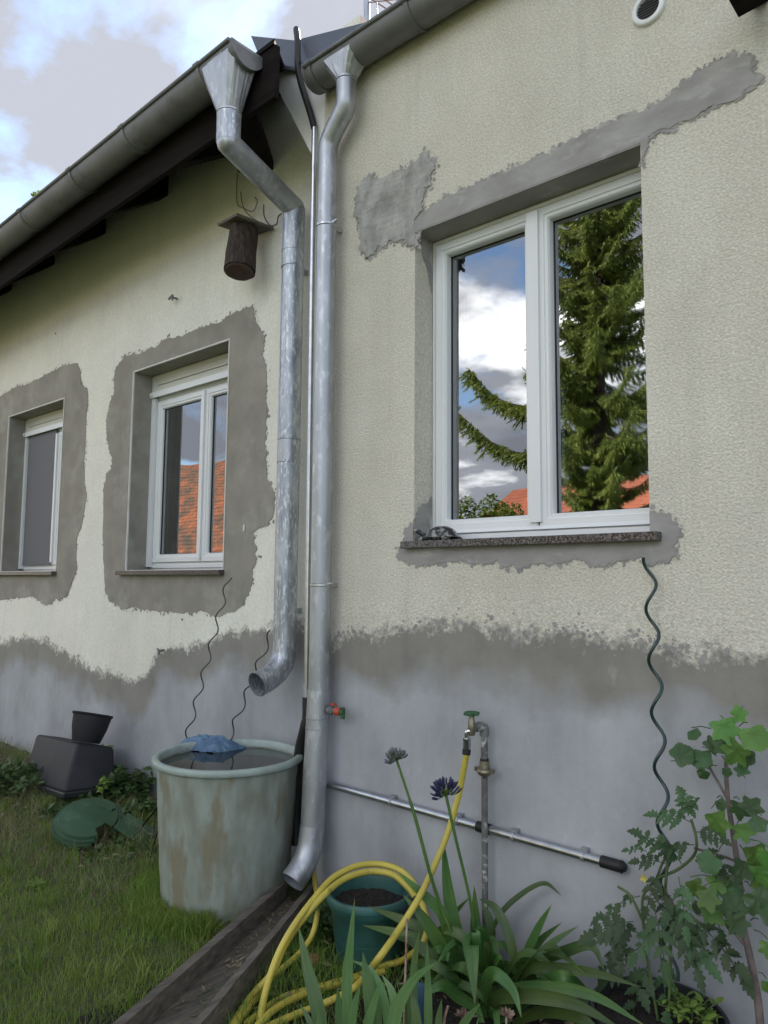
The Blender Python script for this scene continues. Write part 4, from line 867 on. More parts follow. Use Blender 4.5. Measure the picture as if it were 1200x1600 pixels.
# ================================================================== yellow hose, tap, pipes
def P(px_, py_, y): return onY(px_, py_, y)
hs = empty('garden_hose', onZ(560, 1560, 0), 'yellow garden hose running from the wall tap and looping over the green pot', 'garden hose')
RH = .0125
tapX = onY(738, 1135, -.09)
run = [P(729, 1178, -.135), P(724, 1205, -.137), P(716, 1245, -.15), P(700, 1300, -.19), P(680, 1350, -.25), P(655, 1402, -.34), P(622, 1455, -.46), P(590, 1500, -.58), onZ(560, 1538, .09), onZ(520, 1562, .06), onZ(475, 1580, .035), onZ(420, 1604, .03), onZ(330, 1650, .03)]
b = MB(); b.tube(smooth_path(run, 8), RH, 14); b.build('tap_run', M_yellow, hs)
zpot = .30
lA = [onZ(398, 1660, .03), onZ(405, 1600, .04), onZ(416, 1545, .10), onZ(435, 1490, .19), onZ(460, 1445, .27), onZ(490, 1405, .33), onZ(520, 1372, .37), onZ(555, 1354, .39), onZ(590, 1350, .39), onZ(622, 1358, .38), onZ(645, 1378, .35), onZ(655, 1402, .30), P(664, 1425, -.18), P(668, 1445, -.22), P(660, 1475, -.3), onZ(630, 1500, .06), onZ(605, 1508, .03), onZ(560, 1525, .03), onZ(500, 1542, .03), onZ(440, 1560, .025), onZ(385, 1600, .03)]
b = MB(); b.tube(smooth_path(lA, 8), RH, 14); b.build('outer_loop', M_yellow, hs)
lB = [onZ(345, 1630, .03), onZ(390, 1560, .04), onZ(425, 1520, .10), onZ(445, 1478, .18), onZ(468, 1443, .26), onZ(500, 1405, .33), onZ(535, 1375, .365), onZ(575, 1362, .375), onZ(612, 1366, .365), onZ(636, 1385, .33), onZ(648, 1400, .30)]
b = MB(); b.tube(smooth_path(lB, 8), RH, 14); b.build('inner_loop', M_yellow, hs)
lC = [P(489, 1352, -.06), P(493, 1385, -.09), P(496, 1410, -.13), onZ(494, 1440, .12), onZ(484, 1468, .07), onZ(462, 1495, .04), onZ(425, 1528, .03), onZ(385, 1580, .03), onZ(350, 1620, .03)]
b = MB(); b.tube(smooth_path(lC, 8), RH * .95, 14); b.build('hanging_length', M_yellow, hs)
lD = [onZ(600, 1518, .03), onZ(540, 1535, .028), onZ(480, 1552, .045), onZ(425, 1580, .05), onZ(370, 1640, .03)]
b = MB(); b.tube(smooth_path(lD, 8), RH, 14); b.build('ground_length', M_yellow, hs)
b = MB(); c0 = P(728.5, 1170, -.134); b.tube([P(728.5, 1179, -.1345), P(729.2, 1171, -.133)], .0165, 16); b.build('hose_clamp', M_rubber, hs)

ft = empty('standpipe_tap', (tapX.x, -.07, 0), 'green handled garden tap on a paint flecked standpipe at the stucco wall', 'tap')
Ys = -.055; sx_ = onY(757, 1200, Ys).x
b = MB(); b.tube([(sx_, Ys, -.05), (sx_, Ys, onY(756, 1215, Ys).z)], .0125, 14); b.build('lower_pipe', M_oldpipe, ft)
zt_ = onY(757, 1144, Ys).z
b = MB(); b.tube([(sx_, Ys, onY(756, 1200, Ys).z), (sx_, Ys, zt_ - .01)], .0135, 14); b.build('upper_pipe', M_oldpipe, ft)
zc_ = onY(757, 1200, Ys).z
b = MB(); b.lathe([(0, .028), (.019, .028), (.021, 0), (.028, -.004), (.032, -.012), (.028, -.022), (.018, -.03), (0, -.03)], (sx_, Ys, zc_), 12); b.bar((sx_ - .042, Ys, zc_ - .008), (sx_ + .042, Ys, zc_ - .008), .018, .016); b.build('shut_off_joint', M_brass, ft)
b = MB(); b.lathe([(.0145, .02), (.0165, .02), (.019, 0), (.0145, 0)], (sx_, Ys, zc_ + .018), 12); b.build('black_sleeve', M_rubber, ft)
tb = Vector((onY(737, 1140, -.12).x, -.12, onY(737, 1140, -.12).z))
b = MB(); b.tube(smooth_path([(sx_, Ys, zt_ - .015), (sx_, Ys, zt_ + .012), Vector((sx_ - .01, Ys - .012, zt_ + .022)), Vector((sx_ - .024, Ys - .03, zt_ + .020))], 5), .019, 14); b.build('elbow', M_oldpipe, ft)
b = MB(); b.tube([Vector((sx_ - .02, Ys - .026, zt_ + .02)), tb + Vector((0, 0, .0))], .014, 12); b.lathe([(0, -.022), (.013, -.022), (.0155, .0), (.014, .028), (.012, .034), (.011, .055), (0, .055)], tb, 14); b.build('tap_body', M_brass, ft)
hd = tb + Vector((0, 0, .062)); b = MB(); vs = []
for lay, zz_ in ((0, -.008), (1, -.004), (1, .004), (0, .008)):
    for k in range(24):
        a = 2 * math.pi * k / 24; r = (.030 + .005 * math.cos(6 * a)) if lay else .020; vs.append((hd.x + r * math.cos(a), hd.y + r * math.sin(a), hd.z + zz_))
b.add(vs, [(i * 24 + k, i * 24 + (k + 1) % 24, (i + 1) * 24 + (k + 1) % 24, (i + 1) * 24 + k) for i in range(3) for k in range(24)] + [tuple(range(23, -1, -1)), tuple(range(72, 96))]); b.build('handle', M_greenh, ft)
sp_ = P(729.5, 1160, -.132); b = MB(); b.tube(smooth_path([tb + Vector((0, -.005, -.005)), tb + Vector((-.012, -.012, -.008)), sp_ + Vector((0, 0, .02)), sp_], 5), .010, 12); b.build('spout', M_chrome, ft)
b = MB(); b.lathe([(0, .012), (.0165, .012), (.0165, .004), (.0155, .003), (.0155, -.026), (.013, -.03), (0, -.03)], sp_ + Vector((0, 0, .004)), 16); b.build('hose_connector', M_galv, ft)

wp = empty('horizontal_pipe', (-1.9, -.05, .6), 'shiny steel pipe clipped low along the stucco wall behind the tap', 'pipe')
ha, hb = onY(506, 1223, -.03), onY(942, 1347, -.03); hb.z = ha.z - .018
b = MB(); b.tube([ha, hb], .0165, 18); b.build('steel_pipe', M_galv, wp)
k_ = onY(756, 1297, -.03); t_ = (k_.x - ha.x) / (hb.x - ha.x); kc = ha.lerp(hb, t_)
dirp = (hb - ha).normalized()
b = MB(); b.tube([kc - dirp * .03, kc + dirp * .03], .0205, 16); b.build('black_joint', M_rubber, wp)
b = MB(); b.tube([hb - dirp * .005, hb + dirp * .07], .0205, 16); b.lathe([(0, .018), (.012, .015), (.022, 0), (.012, -.015)], hb + dirp * .07, 14, axis=dirp); b.build('end_cap', M_rubber, wp)
for pxx in (612, 716, 803, 912):
    p = ha.lerp(hb, (onY(pxx, 1250 + (pxx - 612) * .28, -.03).x - ha.x) / (hb.x - ha.x)); b = MB(); b.box(p.x - .012, p.x + .012, -.03, -.004, p.z + .014, p.z + .026); b.tube([p - dirp * .006, p + dirp * .006], .0195, 16); b.build('pipe_clip', M_zinc, wp)

# ================================================================== pots
def pot(name, label, c, Rt_, Rb_, H, m, cat='flower pot', group=None, soil=.04, tilt=None):
    t = empty(name, c, label, cat, group)
    prof = [(0, 0), (Rb_, 0), (Rb_ + (Rt_ - Rb_) * .8 - .006, H * .78), (Rb_ + (Rt_ - Rb_) * .8 + .001, H * .80), (Rt_ - .006, H - .03), (Rt_ + .004, H - .03), (Rt_ + .006, H - .008), (Rt_, H), (Rt_ - .01, H), (Rt_ - .014, H - .02), (Rt_ - .03, H - soil - .12), (0, H - soil - .13)]
    b = MB(); b.lathe(prof, c, 48); o = b.build('body', m, t)
    if soil < 1:
        b = MB(); vs = [(c[0], c[1], c[2] + H - soil)]; nn = 40; rings = 14; R = Rt_ - .014 - soil * .12
        for i in range(1, rings + 1):
            for k in range(nn):
                a = 2 * math.pi * k / nn; r = R * i / rings; x, y = c[0] + r * math.cos(a), c[1] + r * math.sin(a)
                vs.append((x, y, c[2] + H - soil + .010 * noise.noise(Vector((x * 40, y * 40, 2))) + .006 * noise.noise(Vector((x * 90, y * 90, 5)))))
        fs = [(0, 1 + k, 1 + (k + 1) % nn) for k in range(nn)] + [(1 + i * nn + k, 1 + i * nn + (k + 1) % nn, 1 + (i + 1) * nn + (k + 1) % nn, 1 + (i + 1) * nn + k) for i in range(rings - 1) for k in range(nn)]
        b.add(vs, fs, False); b.build('soil', M_soil, t)
    return t
pcn = onZ(576, 1391, .27); print('pot centre', pcn)
pot('flower_pot', 'dark green plastic pot of bare soil beneath the yellow hose loop', (pcn.x, pcn.y, 0), .172, .128, .27, M_pot, group='plant pots on the ground', soil=.05)
tpc = onZ(1048, 1556, .25); tpc.y = min(tpc.y, -.215)
print('tomato pot', tpc)
tpot = pot('flower_pot', 'wide black pot holding the tomato plant at the foot of the wall', (tpc.x, tpc.y, 0), .20, .16, .25, M_blackpl, group='plant pots on the ground', soil=.03)

# upturned black tub with a square grey pot on it, and the green lid
tub = empty('storage_tub', onZ(110, 1235, .1), 'upturned black plastic tub leaning among weeds at the left wall', 'tub')
def tubpts():
    A = [onY(36, 1218, -.08), onY(105, 1247, -.22), onY(172, 1232, .02), onY(80, 1200, .20)]
    return A
Z5 = lambda x, y: (x / 4.615, 1080 + y / 4.615)
ft_l = onY(*Z5(165, 640), -.12); ft_r = onY(*Z5(455, 735), -.30); bk_r = onY(*Z5(830, 690), .02)
tp_l = onY(*Z5(262, 310), -.02); tp_r = onY(*Z5(560, 375), -.16); tk_r = onY(*Z5(826, 405), .06)
bk_l = ft_l + (bk_r - ft_r); tk_l = tp_l + (tk_r - tp_r) * .8; 
for v in (bk_l, tk_l, bk_r, tk_r): v.y = min(v.y, YL - .02)
b = MB(); b.hexa([ft_l, ft_r, bk_r, bk_l, tp_l, tp_r, tk_r, tk_l]); o = b.build('body', M_greypl, tub)
md = o.modifiers.new('bevel', 'BEVEL'); md.width = .022; md.segments = 4
for f_ in o.data.polygons: f_.use_smooth = True
b = MB(); cen = (ft_l + ft_r + bk_r + bk_l) / 4; lipp = [cen + (p - cen) * 1.06 for p in (ft_l, ft_r, bk_r, bk_l)]
for p in lipp: p.y = min(p.y, YL - .01)
dn = Vector((0, 0, .035)); b.hexa([p - dn for p in lipp] + [p + Vector((0, 0, .004)) for p in lipp]); o = b.build('rim', M_blackpl, tub); md = o.modifiers.new('bevel', 'BEVEL'); md.width = .01; md.segments = 3
sq = empty('square_pot', onY(145, 1160, -.02), 'small dark grey tapered pot standing on the upturned tub', 'flower pot', None)
bl, br = onY(*Z5(530, 355), -.06), onY(*Z5(712, 382), -.06); tl_, trr = onY(*Z5(535, 143), -.01), onY(*Z5(818, 180), -.01)
bl, br, tl_, trr = [Vector((p.x, p.y, p.z)) for p in (bl, br, tl_, trr)]
cb, ct = (bl + br) / 2, (tl_ + trr) / 2; axq = (ct - cb).normalized(); hgt = (ct - cb).length; rb_, rt_ = 19 / F * (cb - Vector(CP)).length, 28 / F * (ct - Vector(CP)).length
b = MB(); b.lathe([(0, 0), (rb_ * .95, 0), (rb_, .006), (rb_ + (rt_ - rb_) * .55, hgt * .5), (rt_ * .93, hgt * .9), (rt_ * .98, hgt * .92), (rt_, hgt * .985), (rt_ * .98, hgt), (rt_ * .9, hgt), (rt_ * .86, hgt * .9), (rb_ * .85, .02), (0, .02)], cb, 36, axis=axq); b.build('body', M_greypl, sq)
# lid
lc = onZ(138, 1284, .17); ld = empty('green_lid', lc, 'domed dark green plastic lid with a hinged flap lying in the weeds', 'lid')
nrm = Vector((.36, -.20, .90)).normalized()
u1 = nrm.cross(Vector((0, 1, 0))).normalized(); u2 = nrm.cross(u1)
La = onZ(*Z5(435, 850), .16); Lb2 = onZ(*Z5(1120, 1120), .04)
b = MB(); Rl = .195; vs = []; prf = [(1.0, -.014), (1.0, .0), (.985, .007), (.93, .006), (.91, .018), (.85, .020), (.82, .036), (.6, .046), (.3, .05), (.02, .052)]; nn = 56
for r, h in prf:
    for k in range(nn):
        a = 2 * math.pi * k / nn; vs.append(lc + u1 * Rl * r * math.cos(a) * 1.0 + u2 * Rl * r * math.sin(a) + nrm * h)
def keepface(i, k):
    a = 2 * math.pi * (k + .5) / nn; x = prf[i][0] * math.cos(a); y = prf[i][0] * math.sin(a)
    c = vs[i * nn + k] - lc; return not (.66 < c.dot(RV) / Rl and c.dot(FV) / Rl > .05)
RV = Vector((.93, .37, 0)).normalized(); RV = (RV - nrm * RV.dot(nrm)).normalized(); FV = -nrm.cross(RV)
if FV.y > 0: FV = -FV
fs = [(i * nn + k, i * nn + (k + 1) % nn, (i + 1) * nn + (k + 1) % nn, (i + 1) * nn + k) for i in range(len(prf) - 1) for k in range(nn) if keepface(i, k)]
b.add(vs, fs, True); b.build('dome', M_lid, ld)
b = MB(); c2 = lc + RV * .04 - FV * .10 + nrm * .045; b.bar(c2 - RV * .05, c2 + RV * .05, .03, .018); b.build('handle', M_lid, ld)
f0 = lc + RV * .17 - FV * .03; f0 += Vector((0, 0, .02)); fq = [f0 - FV * .10, f0 + FV * .03, f0 + RV * .24 + FV * .03 - Vector((0, 0, .05)), f0 + RV * .24 - FV * .12 - Vector((0, 0, .05))]
b = MB(); b.hexa([p for p in fq] + [p + nrm * .014 for p in fq]); o = b.build('flap', M_lid, ld); md = o.modifiers.new('bevel', 'BEVEL'); md.width = .005; md.segments = 2

# brick pieces
def lumpy(name, c, s, seed, label, m=M_brick, cat='brick piece', group=None):
    bm = bmesh.new(); bmesh.ops.create_cube(bm, size=1); bmesh.ops.subdivide_edges(bm, edges=bm.edges, cuts=3, use_grid_fill=True)
    rz = Matrix.Rotation(seed * 1.3, 3, 'Z')
    for v in bm.verts:
        v.co = rz @ Vector((v.co.x * s[0], v.co.y * s[1], v.co.z * s[2])); v.co += Vector((noise.noise(v.co * 30 + Vector((seed, 0, 0))), noise.noise(v.co * 30 + Vector((0, seed, 0))), noise.noise(v.co * 30))) * s[0] * .09
    me = bpy.data.meshes.new(name); bm.to_mesh(me); bm.free(); me.materials.append(m); o = bpy.data.objects.new(name, me); C.objects.link(o); o.location = c; return tag(o, label, cat, group)
lumpy('brick_piece', onZ(681, 1438, .10), (.07, .05, .035), 1, 'broken orange brick piece behind the strap leaves', group='broken brick pieces')
lumpy('brick_piece', onZ(693, 1472, .05), (.07, .05, .035), 2, 'lower orange brick piece half hidden by strap leaves', group='broken brick pieces')
lumpy('brick_piece', onZ(490, 1500, .03), (.04, .05, .025), 3, 'small red brick chip in the grass inside the hose loops', group='broken brick pieces')
lumpy('brick_piece', onZ(192, 1302, .10), (.08, .06, .04), 4, 'brownish brick piece lying under the green lid', group='broken brick pieces')

# ================================================================== plants
def strap(b, pts, w, fold=.25, tip=.5, nseg=7, side=None, base=.55):
    P_ = smooth_path(pts, nseg); n = len(P_) - 1; vs = []; b.lt = [(i / n, k * .5, 0) for i in range(n + 1) for k in range(3)]
    for i, p in enumerate(P_):
        t_ = i / n; d = (P_[min(i + 1, n)] - P_[max(i - 1, 0)]).normalized()
        view = (Vector(CP) - p).normalized() if side is None else side
        s = d.cross(view)
        if s.length < .05: s = d.cross(Vector((0, 0, 1)))
        s.normalize(); nn_ = s.cross(d)
        ww = w * (base + (1 - base) * min(1, t_ * 3)) * (1 if t_ < tip else max(.02, (1 - ((t_ - tip) / (1 - tip)) ** 1.8)))
        vs += [p - s * ww / 2, p - nn_ * ww * fold * .5, p + s * ww / 2]
    b.add(vs, [(i * 3 + k, i * 3 + k + 1, (i + 1) * 3 + k + 1, (i + 1) * 3 + k) for i in range(n) for k in (0, 1)], True)
def set_lt(o, lt):
    a = o.data.attributes.new('lt', 'FLOAT_VECTOR', 'POINT'); a.data.foreach_set('vector', [c for v in lt for c in v])
def vary(side_seed):
    r = random.Random(side_seed); return Vector((r.uniform(-.5, .5), r.uniform(-1, -.3), r.uniform(.3, 1.0))).normalized()

agc = onZ(765, 1590, .0); print('aga', agc)
ag = empty('agapanthus', agc, 'agapanthus clump with glossy arching strap leaves and two tall bud heads', 'agapanthus')
Ya = agc.y
AG = [  # (points px,py,dy from clump plane), width
 ([(745, 1585, 0), (708, 1482, -.03), (690, 1427, -.06), (655, 1392, -.1), (617, 1358, -.14)], .042),
 ([(750, 1585, 0), (712, 1450, .02), (700, 1390, .02), (692, 1308, .02)], .048),
 ([(760, 1560, .05), (745, 1470, .08), (741, 1383, .1)], .045),
 ([(775, 1585, .05), (762, 1490, .1), (778, 1435, .1), (808, 1402, .12), (849, 1380, .13), (878, 1400, .12)], .030),
 ([(790, 1585, 0), (815, 1510, .02), (840, 1452, .04), (862, 1413, .06)], .030),
 ([(795, 1585, .02), (812, 1520, .05), (840, 1474, .08), (878, 1441, .1)], .030),
 ([(790, 1590, 0), (826, 1510, .0), (862, 1474, .02), (905, 1446, .04)], .030),
 ([(785, 1590, 0), (840, 1510, 0), (885, 1486, 0), (925, 1479, 0), (946, 1520, -.02)], .036),
 ([(780, 1580, 0), (817, 1519, -.04), (862, 1513, -.06), (930, 1521, -.08), (1002, 1542, -.1)], .036),
 ([(770, 1585, 0), (795, 1549, -.1), (862, 1544, -.13), (930, 1557, -.16), (1010, 1604, -.2)], .040),
 ([(765, 1590, 0), (781, 1558, -.15), (885, 1565, -.2), (975, 1610, -.24)], .042),
 ([(765, 1590, 0), (748, 1490, -.05), (736, 1472, -.12), (738, 1505, -.17), (742, 1570, -.2)], .058),
 ([(815, 1590, 0), (800, 1480, .03), (775, 1420, .04), (748, 1404, .04)], .034),
 ([(735, 1590, 0), (700, 1500, -.06), (665, 1440, -.12), (630, 1398, -.16)], .048),
 ([(735, 1590, 0), (700, 1475, 0), (635, 1440, -.08), (575, 1416, -.1)], .042),
 ([(735, 1590, 0), (690, 1485, -.02), (620, 1458, -.1), (568, 1446, -.12)], .040),
 ([(770, 1590, 0), (720, 1560, -.1), (690, 1540, -.18), (655, 1560, -.25)], .040),
 ([(800, 1600, 0), (850, 1580, -.1), (905, 1590, -.18), (950, 1625, -.2)], .040),
 ([(760, 1590, 0), (700, 1520, -.1), (650, 1475, -.15), (610, 1462, -.2)], .040),
 ([(780, 1590, 0), (770, 1500, .08), (765, 1440, .1), (752, 1410, .1)], .036),
 ([(735, 1590, 0), (720, 1500, .05), (705, 1440, .08), (735, 1400, .1)], .03),
 ([(785, 1595, 0), (790, 1530, -.02), (815, 1490, -.02), (850, 1500, -.04), (870, 1540, -.06)], .034),
 ([(775, 1600, 0), (760, 1545, -.12), (770, 1520, -.17), (800, 1545, -.2), (815, 1590, -.22)], .04),
]
rr = random.Random(12)
for i in range(26):
    a = rr.uniform(-1.2, 1.2); r_ = rr.uniform(60, 150); bx_ = 765 + rr.uniform(-35, 35); hh_ = rr.uniform(60, 150)
    AG.append(([(bx_, 1600, rr.uniform(-.08, .1)), (bx_ + math.sin(a) * r_ * .4, 1600 - hh_ * .7, rr.uniform(-.1, .1)), (bx_ + math.sin(a) * r_ * .9, 1600 - hh_, rr.uniform(-.15, .1)), (bx_ + math.sin(a) * r_ * 1.35, 1600 - hh_ * .7, rr.uniform(-.2, .1))], rr.uniform(.026, .042)))
def clampwall(p): p.y = min(p.y, -.025); return p
for i, (pts, w_) in enumerate(AG):
    b = MB(); strap(b, [clampwall(onY(a, c, Ya + d)) for a, c, d in pts], w_, side=None if i % 3 else vary(i)); set_lt(b.build('leaf', M_aga, ag), b.lt)
def umbel(c, d, R, n, seed, bm_, pedm, root, ln=.02):
    rr = random.Random(seed); b = MB(); q = MB(); d = d.normalized()
    for _ in range(n):
        while True:
            v = Vector((rr.gauss(0, 1), rr.gauss(0, 1), rr.gauss(0, 1))).normalized()
            if v.dot(d) > -.15: break
        e_ = c + v * R * rr.uniform(.75, 1.0); mid = c + v * R * .5 + Vector((0, 0, .002)); b.tube([c, mid, e_], .0011, 4, cap=False)
        v2 = (v + Vector((0, 0, .55))).normalized(); q.tube([e_, e_ + v2 * ln * .5, e_ + v2 * ln, e_ + v2 * ln * 1.25], [.0016, .0036, .0032, .0006], 6)
    st = b.build('pedicels', pedm, root); q.build('buds', bm_, root)
s1 = [onY(730, 1585, Ya), onY(712, 1480, Ya - .05), onY(690, 1420, Ya - .07), onY(672, 1365, Ya - .1), onY(648, 1275, Ya - .12), onY(620, 1188, Ya - .14)]
b = MB(); b.tube(smooth_path(s1, 6), [.0066] * 26 + [.005] * 5, 10); b.build('flower_stalk', M_aga, ag)
M_paleb = mat('pale_bud', (.16, .17, .26), (.10, .14, .06), scale=60, rough=.5)
umbel(s1[-1], s1[-1] - s1[-2], .034, 90, 2, M_paleb, M_weedb, ag, .016)
s2 = [onY(752, 1585, Ya), onY(743, 1470, Ya - .03), onY(733, 1400, Ya - .06), onY(712, 1310, Ya - .09), onY(697, 1243, Ya - .1)]
b = MB(); b.tube(smooth_path(s2, 6), .0056, 10); b.build('flower_stalk', M_aga, ag)
umbel(s2[-1], s2[-1] - s2[-2], .044, 95, 5, M_purple, M_weedb, ag, .022)

irc = onZ(575, 1680, 0); print('iris', irc)
ir = empty('iris_plant', irc, 'iris fan of upright pale green sword leaves in the foreground', 'iris'); Yi = irc.y
IR = [([(510, 1670, 0), (497, 1580, 0), (480, 1510, 0), (466, 1446, 0)], .052), ([(545, 1670, 0), (542, 1540, 0), (547, 1480, 0), (554, 1404, 0)], .038), ([(590, 1670, 0), (575, 1545, 0), (567, 1487, 0)], .04),
      ([(600, 1680, -.03), (612, 1610, -.03), (625, 1565, -.03), (650, 1527, -.03), (683, 1503, -.03)], .042), ([(560, 1680, 0), (572, 1610, -.02), (585, 1565, -.02), (596, 1530, -.02)], .034), ([(545, 1680, -.02), (550, 1590, -.02), (564, 1536, -.02)], .034),
      ([(625, 1680, .02), (620, 1600, .02), (613, 1552, .02), (596, 1522, .02)], .036), ([(668, 1680, .03), (669, 1560, .03), (667, 1468, .03)], .028), ([(700, 1670, 0), (722, 1605, 0), (752, 1566, 0)], .03), ([(505, 1680, -.04), (500, 1620, -.04), (497, 1573, -.04)], .03),
      ([(500, 1670, 0), (487, 1605, 0), (468, 1568, 0)], .026), ([(648, 1680, .05), (646, 1530, .05), (655, 1452, .05)], .03), ([(625, 1680, .05), (640, 1560, .05), (650, 1500, .05)], .03), ([(655, 1680, 0), (650, 1590, 0), (642, 1545, 0)], .034), ([(690, 1690, 0), (685, 1610, 0), (690, 1560, 0)], .03),
      ([(535, 1680, .04), (530, 1590, .04), (528, 1540, .04)], .034), ([(590, 1680, .05), (590, 1590, .05), (580, 1520, .05), (550, 1500, .05)], .03), ([(615, 1680, .05), (600, 1560, .05), (578, 1505, .05)], .03),
      ([(715, 1690, .0), (735, 1640, .0), (748, 1590, .0)], .022)]
for i, (pts, w_) in enumerate(IR):
    b = MB(); strap(b, [onY(a, c, Yi + d) for a, c, d in pts], w_ * .92, fold=.12, tip=.35, base=.8); set_lt(b.build('leaf', M_iris, ir), b.lt)
for i, pts in enumerate(([(630, 1640), (634, 1500), (636, 1435)], [(690, 1640), (695, 1590), (700, 1572)])):
    b = MB(); b.tube([onY(a, c, Yi + .04) for a, c in pts], .0035, 6); b.build('dead_stalk', M_petal, ir)
# withered flowers at the lower edge
for i, (a, c, lab) in enumerate(((722, 1590, 'withered cream flower head left of the tomato pot among strap leaves'), (791, 1588, 'withered cream and brown flower head at the bottom of the strap leaves'))):
    p = onY(a, c, Yi + .1); b = MB(); r2 = random.Random(i)
    for k in range(26):
        v = Vector((r2.gauss(0, 1), r2.gauss(0, 1), abs(r2.gauss(0, 1)) + .2)).normalized() * .028; s = v.cross(Vector((r2.random(), r2.random(), r2.random()))).normalized() * .006
        b.add([p, p + v * .6 + s, p + v, p + v * .6 - s], [(0, 1, 2, 3)])
    b.tube([p, (p.x, p.y, 0)], .003, 6); tag(b.build('withered_flower', M_petal), lab, 'flower')
b = MB(); p = onY(655, 1560, Yi + .12)
for k in range(8):
    b.add([p + Vector((-.012 + .004 * k, .003 * (k % 2), -.10)), p + Vector((-.008 + .004 * k, .003 * ((k + 1) % 2), -.10)), p + Vector((-.006 + .004 * k, .003 * ((k + 1) % 2), .05)), p + Vector((-.010 + .004 * k, .003 * (k % 2), .05))], [(0, 1, 2, 3)])
tag(b.build('plastic_scrap', M_cloth), 'narrow blue plastic scrap standing behind the pale sword leaves', 'plastic scrap')

# ---- fig
def figleaf(b, c, nrm_, tipd, s, seed, lobes=True):
    r = random.Random(seed); n_ = Vector(nrm_).normalized(); t_ = (Vector(tipd) - n_ * Vector(tipd).dot(n_)).normalized(); s_ = t_.cross(n_)
    K = 60; pts = []
    for k in range(K + 1):
        a = math.pi * (-1 + 2 * k / K)
        if lobes: rad = .34 + .52 * max(0, math.cos(a)) ** 9 + .44 * max(0, math.cos(abs(a) - 1.0)) ** 14 + .30 * max(0, math.cos(abs(a) - 2.05)) ** 10
        else: rad = (.40 + .30 * max(0, math.cos(a)) ** 5 + .26 * max(0, math.cos(abs(a) - 1.05)) ** 8 + .16 * max(0, math.cos(abs(a) - 2.1)) ** 8) * (1 - .25 * max(0, -math.cos(a)) ** 10)
        rad *= 1 + .045 * math.sin(k * 2.4 + seed); pts.append((rad * math.cos(a), rad * math.sin(a)))
    vs = [c - n_ * s * .03]
    def pos(u, v): return c + (t_ * u + s_ * v) * s * .62 + n_ * s * (-.10 * u * u - .12 * abs(v) ** 1.3 * (1 if True else 0) + .05 * noise.noise(Vector((u * 3, v * 3, seed))))
    for f_ in (.5, 1.0):
        for (u, v) in pts[:-1]: vs.append(pos(u * f_, v * f_))
    fs = [(0, 1 + k, 1 + (k + 1) % K) for k in range(K)] + [(1 + k, 1 + K + k, 1 + K + (k + 1) % K, 1 + (k + 1) % K) for k in range(K)]
    b.add(vs, fs, True)
    for a_ in ((0, .95), (1.0, .62), (-1.0, .62), (2.0, .4), (-2.0, .4)):
        e_ = pos(a_[1] * math.cos(a_[0]), a_[1] * math.sin(a_[0])); r0 = pos(-.12, 0); w_ = (e_ - r0).cross(n_).normalized() * s * .012
        m_ = pos(.5 * a_[1] * math.cos(a_[0]) - .06, .5 * a_[1] * math.sin(a_[0])) + n_ * s * .012
        b.add([r0 + n_ * s * .012 - w_, m_ - w_, e_ + n_ * s * .006, m_ + w_, r0 + n_ * s * .012 + w_], [(0, 1, 3, 4), (1, 2, 3)])
    return c - t_ * s * .33
figc = Vector((onY(1190, 1640, -.16).x, -.16, 0))
fg = empty('fig_tree', figc, 'young fig sapling with bright lobed leaves at the right edge', 'fig tree')
trunk = [Vector((onY(1192, 1620, -.16).x, -.16, 0)), onY(1187, 1590, -.155), onY(1175, 1510, -.15), onY(1160, 1440, -.14), onY(1155, 1370, -.13), onY(1145, 1300, -.125), onY(1137, 1245, -.12), onY(1135, 1190, -.12), onY(1142, 1140, -.12)]
b = MB(); b.tube(smooth_path(trunk, 5), [.0125 - .0075 * i / 40 for i in range(41)], 10); b.build('trunk', M_figbark, fg)
for pts in ([(1137, 1250, -.12), (1118, 1215, -.12), (1095, 1180, -.13), (1075, 1175, -.14)], [(1170, 1485, -.145), (1145, 1452, -.16), (1125, 1410, -.18), (1110, 1385, -.19)], [(1145, 1262, -.12), (1170, 1270, -.14), (1200, 1285, -.15)], [(1155, 1370, -.13), (1185, 1350, -.15), (1210, 1330, -.15)], [(1150, 1345, -.12), (1120, 1335, -.10), (1085, 1325, -.08)], [(1156, 1400, -.13), (1180, 1400, -.12), (1210, 1420, -.1)]):
    b = MB(); b.tube(smooth_path([onY(*p) for p in pts], 5), .0045, 8); b.build('branch', M_figbark, fg)
